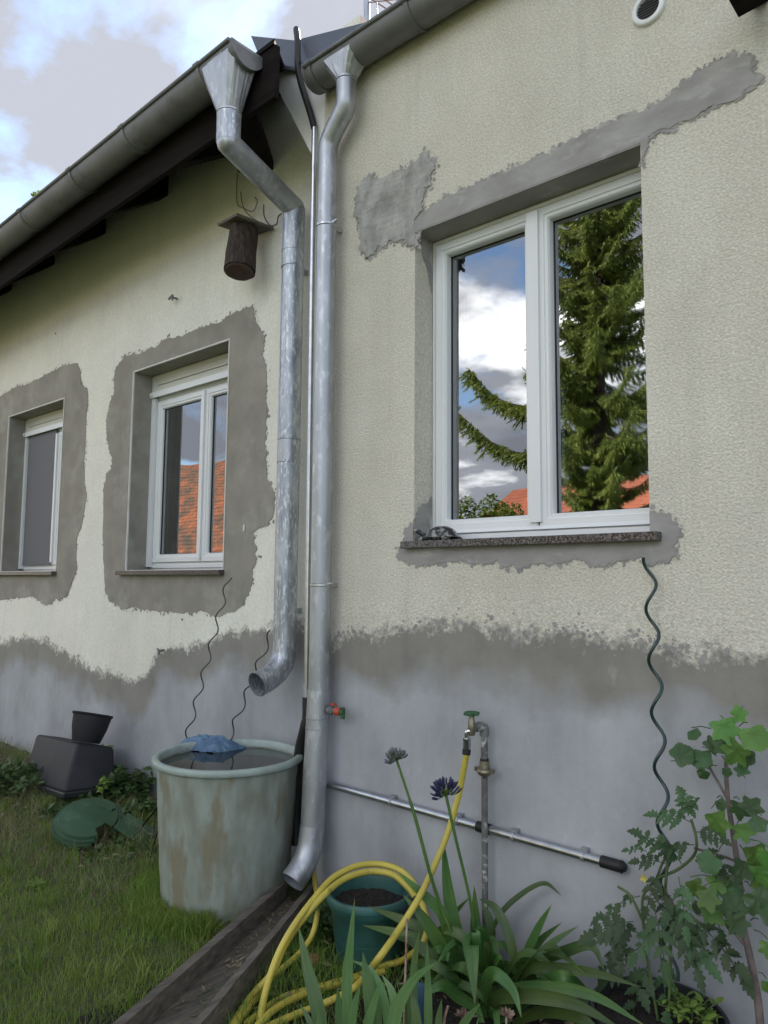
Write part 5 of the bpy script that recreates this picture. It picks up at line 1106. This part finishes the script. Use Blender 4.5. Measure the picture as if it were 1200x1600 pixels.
FL = [(1155, 1113, 30, 1, 1), (1132, 1135, 48, 1, 1), (1150, 1172, 46, 1, 1), (1178, 1148, 52, 1, 0), (1062, 1180, 44, 0, 0), (1095, 1182, 40, 0, 0), (1083, 1145, 26, 0, 0), (1112, 1165, 30, 0, 1), (1165, 1180, 34, 0, 0), (1100, 1208, 22, 0, 0), (1160, 1205, 24, 0, 1), (1135, 1205, 18, 0, 0), (1128, 1170, 30, 0, 1),
      (1118, 1282, 44, 1, 1), (1155, 1262, 32, 0, 1), (1172, 1262, 36, 0, 1), (1160, 1295, 34, 1, 1), (1185, 1285, 30, 0, 0), (1125, 1255, 22, 0, 0),
      (1180, 1335, 44, 1, 1), (1160, 1355, 40, 0, 1), (1185, 1365, 40, 1, 1), (1195, 1385, 44, 1, 1), (1185, 1405, 46, 0, 1), (1200, 1340, 40, 1, 0), (1110, 1345, 40, 0, 0),
      (1085, 1385, 34, 1, 1), (1120, 1375, 34, 1, 1), (1105, 1400, 36, 1, 1), (1108, 1425, 44, 1, 1), (1132, 1392, 42, 0, 1), (1148, 1420, 44, 0, 1), (1150, 1440, 36, 0, 1), (1143, 1390, 30, 0, 1), (1090, 1415, 24, 0, 0), (1142, 1448, 22, 0, 0),
      (1196, 1430, 30, 0, 1), (1200, 1540, 22, 1, 0), (1200, 1480, 26, 1, 1)]
rr = random.Random(4)
for i, (a, c, s_, br, lb) in enumerate(FL):
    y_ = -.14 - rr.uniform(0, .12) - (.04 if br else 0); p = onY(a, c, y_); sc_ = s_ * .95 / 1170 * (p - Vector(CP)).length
    nn_ = Vector((rr.uniform(-.3, .45), -1, rr.uniform(-.2, .9))); td = Vector((rr.uniform(-.8, .8), -.2, -1 if rr.random() < .75 else .7))
    b = MB(); base_p = figleaf(b, p, nn_, td, sc_ * 1.1, i, lb)
    near = min((trunk), key=lambda t: (t - base_p).length); b.tube([base_p, base_p.lerp(near, .25) + Vector((0, 0, .006)), base_p.lerp(near, .5)], .0016, 5)
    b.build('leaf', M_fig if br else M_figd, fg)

# ---- tomato
tm = empty('tomato_plant', Vector((tpc.x, tpc.y, .22)), 'tomato plant with dull green divided leaves climbing the green spiral stake', 'tomato plant')
Yt = -.21
stems = [[Vector((tpc.x, tpc.y, .22)), onY(1012, 1500, Yt), onY(1005, 1440, Yt), onY(1005, 1400, Yt), onY(1025, 1375, Yt), onY(1060, 1358, Yt + .02), onY(1085, 1335, Yt + .03), onY(1088, 1310, Yt + .03), onY(1080, 1280, Yt + .04)],
         [Vector((tpc.x + .03, tpc.y, .22)), onY(1048, 1500, Yt), onY(1045, 1440, Yt), onY(1040, 1390, Yt), onY(1045, 1330, Yt + .02)],
         [onY(1025, 1375, Yt), onY(1040, 1340, Yt + .02), onY(1065, 1322, Yt + .03)], [onY(1005, 1440, Yt), onY(985, 1400, Yt), onY(965, 1385, Yt)], [onY(1045, 1440, Yt), onY(1080, 1435, Yt), onY(1110, 1455, Yt)],
         [onY(1088, 1345, Yt), onY(1120, 1350, -.1), onY(1150, 1360, -.1)]]
for s_ in stems:
    b = MB(); b.tube(smooth_path(s_, 5), .0045, 8); b.build('stem', M_stem, tm)
def leaflet(b, c, d, n_, L, seed):
    d = d.normalized(); s = d.cross(n_).normalized(); n_ = s.cross(d); W = L * random.Random(seed + int(L * 1e5)).uniform(.26, .36); prof = [(0, .05), (.08, .5), (.17, 1.0), (.25, .55), (.33, .95), (.42, 1.15), (.50, .55), (.58, .75), (.66, .80), (.73, .38), (.82, .42), (.9, .18), (1, 0)]
    vs = []; 
    for t_, w_ in prof: 
        q_ = c + d * t_ * L - Vector((0, 0, .25 * L * t_ * t_)); vs += [q_ - s * W * w_ + n_ * .12 * L * w_, q_, q_ + s * W * w_ + n_ * .12 * L * w_]
    b.add(vs, [(i * 3 + k, i * 3 + k + 1, (i + 1) * 3 + k + 1, (i + 1) * 3 + k) for i in range(len(prof) - 1) for k in (0, 1)], True)
def tleaf(a, c, ang, s_, y_, seed):
    rr = random.Random(seed); p0 = onY(a, c, y_); L = .86 * s_ / 1170 * (p0 - Vector(CP)).length
    d = Vector((math.cos(ang), rr.uniform(-.45, .1), math.sin(ang))).normalized(); up_ = Vector((rr.uniform(-.3, .3), -.7, rr.uniform(.4, 1))).normalized()
    pts = [p0 + d * L * t_ - Vector((0, 0, .35 * L * t_ * t_)) for t_ in (0, .25, .5, .75, 1)]
    for q_ in pts: q_.y = min(q_.y, -.03)
    b = MB(); b.tube(pts, .0015, 5); sd = d.cross(up_).normalized()
    for i, t_ in enumerate((.3, .55, .8)):
        q_ = pts[0].lerp(pts[-1], t_) + Vector((0, 0, .3 * L * (t_ - t_ * t_)))
        for sg in (-1, 1):
            if rr.random() < .92: leaflet(b, q_, (sd * sg + d * .55 + Vector((0, 0, -.25))), up_, L * (.44 if i < 2 else .38) * rr.uniform(.75, 1.15), seed)
            if rr.random() < .5: leaflet(b, q_.lerp(pts[0], .25), (sd * sg + d * .2), up_, L * .16, seed)
    leaflet(b, pts[-1], d + Vector((0, 0, -.3)), up_, L * .5, seed); b.build('leaf', M_tom, tm)
TL = [(1045, 1330, 2.3, 55), (1000, 1400, 3.5, 60), (990, 1440, 3.3, 60), (985, 1450, 4.0, 65), (1005, 1460, 3.1, 70), (1000, 1480, 3.8, 65), (1020, 1410, 5.0, 60), (1035, 1400, 5.6, 60), (1050, 1410, -.5, 60), (1060, 1420, -1.0, 60), (1080, 1435, -.4, 65), (1105, 1455, -.6, 55),
      (1050, 1450, -.2, 55), (1015, 1500, 4.4, 65), (1030, 1480, 5.0, 60), (1085, 1280, 1.9, 50), (1080, 1285, 2.8, 55), (1088, 1300, .4, 45), (1088, 1325, -.2, 50), (1085, 1320, 3.3, 45), (1075, 1275, 1.2, 40), (1065, 1350, 1.9, 45), (1040, 1350, 2.9, 40), (1060, 1370, -1.2, 50), (1010, 1330, 3.0, 30), (1040, 1380, -1.7, 55), (1030, 1440, -2.3, 50), (975, 1470, 3.0, 40), (1100, 1385, -1.1, 45), (1030, 1360, 4.3, 45), ]
for i, (a, c, an, s_) in enumerate(TL): tleaf(a, c, an, s_, Yt - random.Random(i).uniform(-.05, .09), 100 + i)
b = MB()
for k in range(5):
    a = k * 1.256; p = onY(1006, 1372, Yt - .03); v = Vector((math.cos(a), -.3, math.sin(a))) * .014; s = Vector((-math.sin(a), 0, math.cos(a))) * .004; b.add([p, p + v * .5 + s, p + v, p + v * .5 - s], [(0, 1, 2, 3)])
b.build('flower', mat('yellow_petal', (.6, .5, .05), rough=.5), tm)

# ---- weeds and shrubs
def weed(name, label, base, H, R, nst, nlf, ls, m, seed, cat='weed', group=None):
    t = empty(name, base, label, cat, group); rr = random.Random(seed); st = MB(); lf = MB(); base = Vector(base)
    for _ in range(nst):
        a = rr.uniform(0, 6.28); r = R * math.sqrt(rr.random()); tip = base + Vector((math.cos(a) * r, math.sin(a) * r * .8, H * rr.uniform(.45, 1) * (1 - .3 * r / R))); b0 = base + Vector((math.cos(a) * r * .35, math.sin(a) * r * .3, 0)); mid = b0.lerp(tip, .5) + Vector((0, 0, H * .1))
        pp = smooth_path([b0, mid, tip], 4)
        for q_ in pp: q_.y = min(q_.y, YL - .03 if q_.x < XC else -.03)
        st.tube(pp, .002, 5, cap=False)
        for k in range(nlf):
            t_ = rr.uniform(.2, 1); q_ = pp[min(8, int(t_ * 8))]; d = Vector((rr.gauss(0, 1), rr.gauss(0, 1), rr.gauss(.1, .5))).normalized(); s = d.cross(Vector((rr.gauss(0, .35), rr.gauss(0, .35), 1))).normalized(); n_ = s.cross(d); l = ls * rr.uniform(.6, 1.25)
            q0 = q_ + d * l * .15; vs = [q0, q0 + d * l * .35 - s * l * .30 + n_ * l * .08, q0 + d * l * .75 - s * l * .24 + n_ * l * .05, q0 + d * l * 1.1 - n_ * l * .1, q0 + d * l * .75 + s * l * .24 + n_ * l * .05, q0 + d * l * .35 + s * l * .30 + n_ * l * .08]
            for v in vs: v.y = min(v.y, YL - .012 if v.x < XC else -.012)
            lf.add(vs, [(0, 1, 5), (1, 2, 4, 5), (2, 3, 4)], True)
    st.build('stems', M_stem, t); tag(lf.build('foliage', m, t), kind='stuff'); return t
weed('weed_bush', 'leafy dark weed bush between the black tub and the wall corner stain', onZ(192, 1262, .05), .34, .24, 46, 16, .058, M_weed, 1, group='weeds along the left wall')
weed('weed_bush', 'low leafy weeds in front of the black tub', onZ(150, 1262, .08), .15, .30, 48, 12, .05, M_weed, 2, group='weeds along the left wall')
weed('weed_bush', 'tangled weeds at the left edge beside the black tub', onZ(10, 1235, .08), .22, .45, 75, 14, .045, M_weed, 3, group='weeds along the left wall')
weed('weed_bush', 'broad leaved weeds under the green lid', onZ(185, 1338, .0), .13, .30, 44, 11, .055, M_weed, 4, group='weeds along the left wall')
weed('weed_bush', 'dark thicket of weeds between the black tub and the green lid', onZ(120, 1275, .05), .12, .28, 50, 12, .045, M_weed, 21, group='weeds along the left wall')
weed('weed_bush', 'dark weeds at the wall foot behind the green lid', onZ(222, 1290, .05), .20, .16, 40, 12, .045, M_weed, 22, group='weeds along the left wall')
weed('weed_sprig', 'bright green sprig rising behind the small grey pot', onY(165, 1190, .14), .16, .07, 5, 7, .05, M_weedb, 5)
weed('weed_sprig', 'bright green sprig in front of the black tub', onY(160, 1238, -.12), .10, .06, 5, 6, .045, M_weedb, 6)
weed('weed_bush', 'dark weed tuft left of the green pot by the hose', onZ(500, 1465, 0), .18, .12, 26, 12, .03, M_weed, 7)
weed('weed_sprig', 'dark weed sprig behind the green pot against the stucco', onY(517, 1400, -.05), .13, .06, 6, 6, .045, M_weed, 8)
weed('weed_bush', 'pale weed seedlings beneath the tomato beside the black pot', onZ(1080, 1590, .25), .07, .11, 16, 7, .03, M_weedb, 9)
weed('weed_bush', 'low weeds at the foot of the wall behind the strap leaves', onZ(880, 1570, 0), .12, .25, 26, 9, .035, M_weed, 10)
weed('weed_sprig', 'single bright weed rosette on the lawn left of the water butt', onZ(55, 1392, .0), .05, .05, 4, 6, .035, M_weedb, 11)

# ---- grass (numpy built blades)
def blades(name, N_, sampler, hrange, wdt, m, label, cat, lean=.5):
    xy = sampler(N_); n = len(xy); z = np.array([moundz(x, y) if x < -2.2 else .01 for x, y in xy])
    h = RNG.uniform(*hrange, n) * (.6 + .8 * np.array([.5 + .5 * noise.noise(Vector((x * 2.3, y * 2.3, 9))) for x, y in xy])); a = RNG.uniform(0, 2 * np.pi, n); l = np.abs(RNG.normal(0, lean, n)) * h
    dx, dy = np.cos(a), np.sin(a); fa = RNG.uniform(0, 2 * np.pi, n); sx, sy = np.cos(fa) * wdt, np.sin(fa) * wdt
    v = np.zeros((n, 5, 3)); v[:, 0] = np.c_[xy[:, 0] - sx, xy[:, 1] - sy, z - .005]; v[:, 1] = np.c_[xy[:, 0] + sx, xy[:, 1] + sy, z - .005]
    v[:, 2] = np.c_[xy[:, 0] + dx * l * .4 + sx * .8, xy[:, 1] + dy * l * .4 + sy * .8, z + h * .6]; v[:, 3] = np.c_[xy[:, 0] + dx * l * .4 - sx * .8, xy[:, 1] + dy * l * .4 - sy * .8, z + h * .6]
    v[:, 4] = np.c_[xy[:, 0] + dx * l, xy[:, 1] + dy * l, z + h]
    lim = np.where(v[:, :, 0] < XC, YL - .008, -.008); v[:, :, 1] = np.minimum(v[:, :, 1], lim)
    me = bpy.data.meshes.new(name); base = (np.arange(n) * 5)[:, None]
    quads = base + np.array([0, 1, 2, 3]); tris = base + np.array([3, 2, 4])
    loops = np.concatenate([quads.ravel(), tris.ravel()]); me.vertices.add(n * 5); me.vertices.foreach_set('co', v.ravel())
    me.loops.add(len(loops)); me.loops.foreach_set('vertex_index', loops); me.polygons.add(2 * n)
    me.polygons.foreach_set('loop_start', np.concatenate([np.arange(n) * 4, 4 * n + np.arange(n) * 3])); me.update(calc_edges=True)
    me.materials.append(m); o = bpy.data.objects.new(name, me); C.objects.link(o); return tag(o, label, cat, kind='stuff')
lo_d = (Lo[1] - Lo[0])
def left_of_channel(x, y):    # True on the lawn side of the channel
    t = (y - Lo[0].y) / (Lo[1].y - Lo[0].y); return x < Lo[0].x + t * (Lo[1].x - Lo[0].x) - .01
def lawn_s(dens):
    def f(n):
        r = np.sqrt(RNG.uniform(0, 1, n)) ; th_ = RNG.uniform(math.radians(112), math.radians(182), n); R_ = .9 + (8.6 - .9) * RNG.uniform(0, 1, n) ** 1.25
        x = R_ * np.cos(th_); y = -2.6 + R_ * np.sin(th_); k = (y < YL - .02) & (((x - bc.x) ** 2 + (y - bc.y) ** 2) > (Rb + .0) ** 2) & (x < -1.6)
        t = (y - Lo[0].y) / (Lo[1].y - Lo[0].y); k &= x < Lo[0].x + t * (Lo[1].x - Lo[0].x) - .01
        edge = (y > -.18) & (RNG.uniform(0, 1, n) < .6); k &= ~edge
        return np.c_[x, y][k]
    return f
blades('grass', 230000, lawn_s(1), (.018, .050), .0013, M_grass, 'short uneven mown grass left of the wooden channel', 'grass')
def clumps(n):
    cs_ = RNG.uniform(0, 1, (420, 2)); th_ = math.radians(112) + cs_[:, 0] * math.radians(68); R_ = 1.2 + 6 * cs_[:, 1]; cx_ = R_ * np.cos(th_); cy_ = -2.6 + R_ * np.sin(th_)
    i = RNG.integers(0, 420, n); x = cx_[i] + RNG.normal(0, .03, n); y = cy_[i] + RNG.normal(0, .03, n)
    t = (y - Lo[0].y) / (Lo[1].y - Lo[0].y); k = (y < YL - .02) & (x < Lo[0].x + t * (Lo[1].x - Lo[0].x) - .02) & (((x - bc.x) ** 2 + (y - bc.y) ** 2) > (Rb + .0) ** 2); return np.c_[x, y][k]
blades('grass_tufts', 22000, clumps, (.05, .10), .0016, M_grass, 'longer green tufts standing out of the lawn', 'grass', .8)
def barrel_ring(n):
    a = RNG.uniform(math.pi * .9, math.pi * 1.75, n); r = Rb + .01 + np.abs(RNG.normal(0, .07, n)); x = bc.x + r * np.cos(a); y = bc.y + r * np.sin(a)
    t = (y - Lo[0].y) / (Lo[1].y - Lo[0].y); k = x < Lo[0].x + t * (Lo[1].x - Lo[0].x) - .01; return np.c_[x, y][k]
blades('long_grass', 5000, barrel_ring, (.03, .09), .0017, M_grass, 'longer grass round the foot of the water butt', 'grass', .7)
def wallstrip(n):
    x = RNG.uniform(-8, -3.4, n); y = RNG.uniform(-.75, .2, n); k = ((x - bc.x) ** 2 + (y - bc.y) ** 2) > (Rb + .02) ** 2; return np.c_[x, y][k]
blades('dry_stalks', 5200, wallstrip, (.04, .13), .0014, M_dry, 'dry straw coloured stalks along the left wall', 'dry grass', 1.4)
def dryl(n): return lawn_s(1)(n)
blades('dry_thatch', 15000, dryl, (.012, .032), .0012, M_dry, 'straw coloured thatch within the lawn', 'dry grass', 1.3)
def hosebed(n):
    x = RNG.uniform(-2.9, -1.7, n); y = RNG.uniform(-1.5, -.03, n); t = (y - Ro[0].y) / (Ro[1].y - Ro[0].y); k = (x > Ro[0].x + t * (Ro[1].x - Ro[0].x) + .01) & (((x - pcn.x) ** 2 + (y - pcn.y) ** 2) > .15 ** 2) & (x < -1.75 - .5 * RNG.uniform(0, 1, n)); return np.c_[x, y][k]
blades('rough_grass', 12000, hosebed, (.03, .10), .0016, M_grass, 'shaggy grass between the channel and the green pot', 'grass', .8)

# ================================================================== things behind the camera that the panes mirror
YG = YR + .172
BOUGH = [(4.1, 2.7), (4.95, 2.45)]
def spruce(root_p, H, Rr, seed, label, zlo=1.2, dens=1.0):
    t = empty('spruce_tree', root_p, label, 'spruce'); rr = random.Random(seed); base = Vector(root_p)
    b = MB(); b.tube([base + Vector((0, 0, H * i / 10)) for i in range(11)], [.17 * (1 - i / 10.5) + .01 for i in range(11)], 12); b.build('trunk', M_bark, t)
    limb = MB(); V_ = []; 
    def needles(p0, p1, nn_, ln, sag):
        for k in range(nn_):
            u = (k + rr.random()) / nn_; p = p0.lerp(p1, u); d = (p1 - p0).normalized()
            v = Vector((rr.gauss(0, 1), rr.gauss(0, 1), rr.gauss(-.2, .8))).normalized(); dd = (d * 1.1 + v).normalized(); s = dd.cross(v).normalized() * ln * .12
            V_.append((p - s, p + s, p + dd * ln))
    z = zlo; extra = [(3.0, BOUGH[0]), (3.9, BOUGH[1])]
    while z < H - .15:
        R_ = Rr * (1 - (z / H)) ** .75 * (1.0 if z > 3.9 else .62)
        for k in range(rr.randint(9, 11)):
            a = rr.uniform(0, 6.283); L = R_ * rr.uniform(.65, 1.12)
            if extra and z > extra[0][1][0]: _, (zz0, L) = extra.pop(0); a = math.pi - .1
            d = Vector((math.cos(a), math.sin(a), 0)); p0 = base + Vector((0, 0, z + rr.uniform(-.1, .1)))
            pts = [p0 + d * L * u + Vector((0, 0, -.28 * L * math.sin(u * 2.6) + .16 * L * u * u)) for u in (0, .2, .4, .6, .8, 1)]
            big = L > 2.2
            if big: pts = [p0 + d * L * u + Vector((0, 0, -.30 * L * math.sin(u * 2.2) + .42 * L * u * u)) for u in (0, .2, .4, .6, .8, 1)]
            pts = smooth_path(pts, 8 if big else 3); limb.tube(pts, [.022 * (1 - i / len(pts)) + .004 for i in range(len(pts))], 5, cap=False)
            m = len(pts)
            for i in range(2, m):
                for sg in (-1, 1):
                    u = i / m; tl = (L * .30 if not big else .42) * (1 - .55 * u) * rr.uniform(.6, 1.2); sd = Vector((-d.y, d.x, 0)) * sg; hang = rr.uniform(.35, .9)
                    q0 = pts[i]; q1 = q0 + (sd * .8 + d * .5 + Vector((0, 0, -hang))).normalized() * tl; needles(q0, q1, int(44 * dens * tl / .3) + 6, .07, 0)
                    q2 = q0 + (sd * .3 + d * .4 + Vector((0, 0, -1.2))).normalized() * tl * .8; needles(q0, q2, int(36 * dens * tl / .3) + 6, .065, 0)
                if big:
                    needles(pts[i - 1], pts[i], 10, .07, 0)
                    for _ in range(4):
                        tl = rr.uniform(.12, .5) * (1 - .5 * i / m); q0 = pts[i - 1].lerp(pts[i], rr.random()); q1 = q0 + Vector((rr.gauss(0, .5), rr.gauss(0, .5), rr.uniform(-1.3, .1))).normalized() * tl + d * tl * .5
                        needles(q0, q1, int(70 * tl / .3) + 6, .065, 0)
                        q2 = q0.lerp(q1, .5); needles(q2, q2 + Vector((rr.gauss(0, .5), rr.gauss(0, .5), rr.uniform(-1, .1))).normalized() * tl * .5, 14, .06, 0)
                elif rr.random() < .8: needles(pts[i - 1], pts[i], 8, .07, 0)
            needles(pts[-2], pts[-1] + (pts[-1] - pts[-2]), 12, .07, 0)
        z += rr.uniform(.20, .30)
    limb.build('limbs', M_bark, t)
    n = len(V_); arr = np.array([[list(q) for q in tri] for tri in V_]).reshape(-1, 3) - np.array(base)
    me = bpy.data.meshes.new('needles'); me.vertices.add(3 * n); me.vertices.foreach_set('co', arr.ravel()); me.loops.add(3 * n); me.loops.foreach_set('vertex_index', np.arange(3 * n)); me.polygons.add(n); me.polygons.foreach_set('loop_start', np.arange(n) * 3); me.update(calc_edges=True); me.materials.append(M_spruce)
    o = bpy.data.objects.new('crown', me); C.objects.link(o); o.parent = t; tag(o, kind='stuff'); print('needles', n); return t
sp0 = mir(940, 800, 8.6, YG); spruce((sp0.x, sp0.y, 0), 12.5, 1.65, 3, 'tall spruce mirrored in the right pane of the near window', 2.2)
def gable_house(label, c, L, Wd, ze, zr2, rot, mr, nr=16, tilecol=False, name='house'):
    t = empty(name, (0, 0, 0), label, 'house'); cz = Vector(c); rot = Matrix.Rotation(rot, 3, 'Z')
    T = lambda x, y, z: cz + rot @ Vector((x, y, z))
    b = MB(); b.hexa([T(-L / 2, -Wd / 2, 0), T(L / 2, -Wd / 2, 0), T(L / 2, Wd / 2, 0), T(-L / 2, Wd / 2, 0), T(-L / 2, -Wd / 2, ze), T(L / 2, -Wd / 2, ze), T(L / 2, Wd / 2, ze), T(-L / 2, Wd / 2, ze)])
    for s in (-1, 1):
        x = s * (L / 2 - .01); b.add([T(x, -Wd / 2 + .05, ze), T(x, Wd / 2 - .05, ze), T(x, 0, zr2 - .1)], [(0, 1, 2)])
    b.build('wall', M_housew, t)
    for s in (-1, 1):
        b = MB()
        for i in range(nr):
            u0, u1 = i / nr, (i + 1) / nr; ya, yb_ = s * (Wd / 2 + .4) * (1 - u0), s * (Wd / 2 + .4) * (1 - u1); za, zb_ = ze - .2 + (zr2 - ze + .2) * u0, ze - .2 + (zr2 - ze + .2) * u1
            b.hexa([T(-L / 2 - .3, ya, za), T(L / 2 + .3, ya, za), T(L / 2 + .3, yb_, zb_), T(-L / 2 - .3, yb_, zb_), T(-L / 2 - .3, ya, za + .09), T(L / 2 + .3, ya, za + .09), T(L / 2 + .3, yb_, zb_ + .045), T(-L / 2 - .3, yb_, zb_ + .045)])
        b.build('roof', mr, t)
    for k in range(3):
        for s in (1,):
            x = -L / 3 + k * L / 3; b = MB(); p = [T(x - .5, s * (Wd / 2 + .02), ze * .35), T(x + .5, s * (Wd / 2 + .02), ze * .35), T(x + .5, s * (Wd / 2 + .05), ze * .35), T(x - .5, s * (Wd / 2 + .05), ze * .35)]; b.hexa(p + [q + Vector((0, 0, ze * .35)) for q in p]); b.build('window', M_dark_in, t)
    return t
rh = mir(900, 760, 26, YG); print('redhouse', rh)
gable_house('red roofed house mirrored low in the panes of the near window', (rh.x + 1, rh.y - 3, 0), 13, 7, 3.4, 6.3, 0.15, M_redroof)
oh = mir(330, 760, 12, YL + .2); print('orange', oh)
gable_house('barn with mossy orange tiles mirrored in the nearer shuttered window', (mir(365, 760, 12, YL + .2).x - 8.6, oh.y - 3.5, 0), 16, 7, 2.6, 6.6, -.12, M_orange, 28, name='barn')
def leafy(label, c, R, seed, n, ls, m=M_shrub):
    t = empty('garden_shrub', (c[0], c[1], 0), label, 'shrub', 'shrubs mirrored in the windows'); rr = random.Random(seed); b = MB()
    for k in range(9):
        a = rr.uniform(0, 6.28); b.tube([(c[0], c[1], 0), (c[0] + math.cos(a) * R[0] * .3, c[1] + math.sin(a) * R[1] * .3, c[2] * .6), (c[0] + math.cos(a) * R[0] * .7, c[1] + math.sin(a) * R[1] * .7, c[2] + R[2] * .4)], [.03, .02, .006], 6)
    b.build('branches', M_bark, t); b = MB()
    for k in range(16):
        v = Vector((rr.gauss(0, .5), rr.gauss(0, .5), rr.gauss(0, .5))); cc_ = Vector((c[0] + v.x * R[0], c[1] + v.y * R[1], c[2] + v.z * R[2])); leafcloud(b, cc_, (R[0] * .42, R[1] * .42, R[2] * .38), n // 16, ls, seed * 40 + k)
    tag(b.build('foliage', m, t), kind='stuff')
s1p = mir(745, 800, 9, YG); leafy('yellow green shrub mirrored at the bottom of the left pane', (s1p.x, s1p.y, 2.15), (.60, .7, .85), 3, 6000, .09)
s2p = mir(800, 800, 9.5, YG); leafy('second yellow green shrub mirrored beside the window mullion', (s2p.x, s2p.y, 2.1), (.42, .5, .85), 4, 4500, .09)
s3p = mir(320, 860, 9, YL + .2); leafy('dark shrub in front of the orange barn', (s3p.x, s3p.y, 1.3), (3.2, 1.0, .9), 5, 9000, .12, M_weed)

b = MB(); rr = random.Random(77)
pts_ = lawn_s(1)(9000)
for (x, y) in pts_[:520]:
    if noise.noise(Vector((x * 1.7, y * 1.7, 3))) < .05 and rr.random() < .8: continue
    z = moundz(x, y) + rr.uniform(.012, .04); r = rr.uniform(.006, .014); a0 = rr.uniform(0, 6.28); tl = rr.uniform(-.4, .4)
    for k in range(3):
        a = a0 + k * 2.1; c = Vector((x + r * math.cos(a), y + r * math.sin(a), z)); u = Vector((math.cos(a), math.sin(a), .25 + tl)) * r; v = Vector((-math.sin(a), math.cos(a), tl)) * r * .8
        b.add([c - u, c - v * .9, c + u, c + v * .9], [(0, 1, 2), (0, 2, 3)])
tag(b.build('clover', M_weed), 'small bright clover leaves scattered through the lawn', 'clover', kind='stuff')

b = MB(); rr = random.Random(31)
for _ in range(420):
    if rr.random() < .5: x, y = rr.uniform(-2.6, -.6), rr.uniform(-1.0, -.04)
    else: x, y = rr.uniform(-6.5, -3.3), rr.uniform(-.6, .15)
    if (x - pcn.x) ** 2 + (y - pcn.y) ** 2 < .19 ** 2 or (x - tpc.x) ** 2 + (y - tpc.y) ** 2 < .22 ** 2: continue
    z = (moundz(x, y) if x < -2.2 else .02) + rr.uniform(.012, .035); l = rr.uniform(.012, .035); a = rr.uniform(0, 6.28); d = Vector((math.cos(a), math.sin(a), rr.uniform(-.3, .3))) * l; e_ = Vector((-math.sin(a), math.cos(a), rr.uniform(-.4, .4))) * l * rr.uniform(.2, .45); c = Vector((x, y, z))
    b.add([c - d, c - e_ + Vector((0, 0, .004)), c + d, c + e_ + Vector((0, 0, .004))], [(0, 1, 2), (0, 2, 3)])
tag(b.build('dead_leaves', M_dry), 'dry leaf bits scattered over the bed and the wall foot', 'dead leaves', kind='stuff')
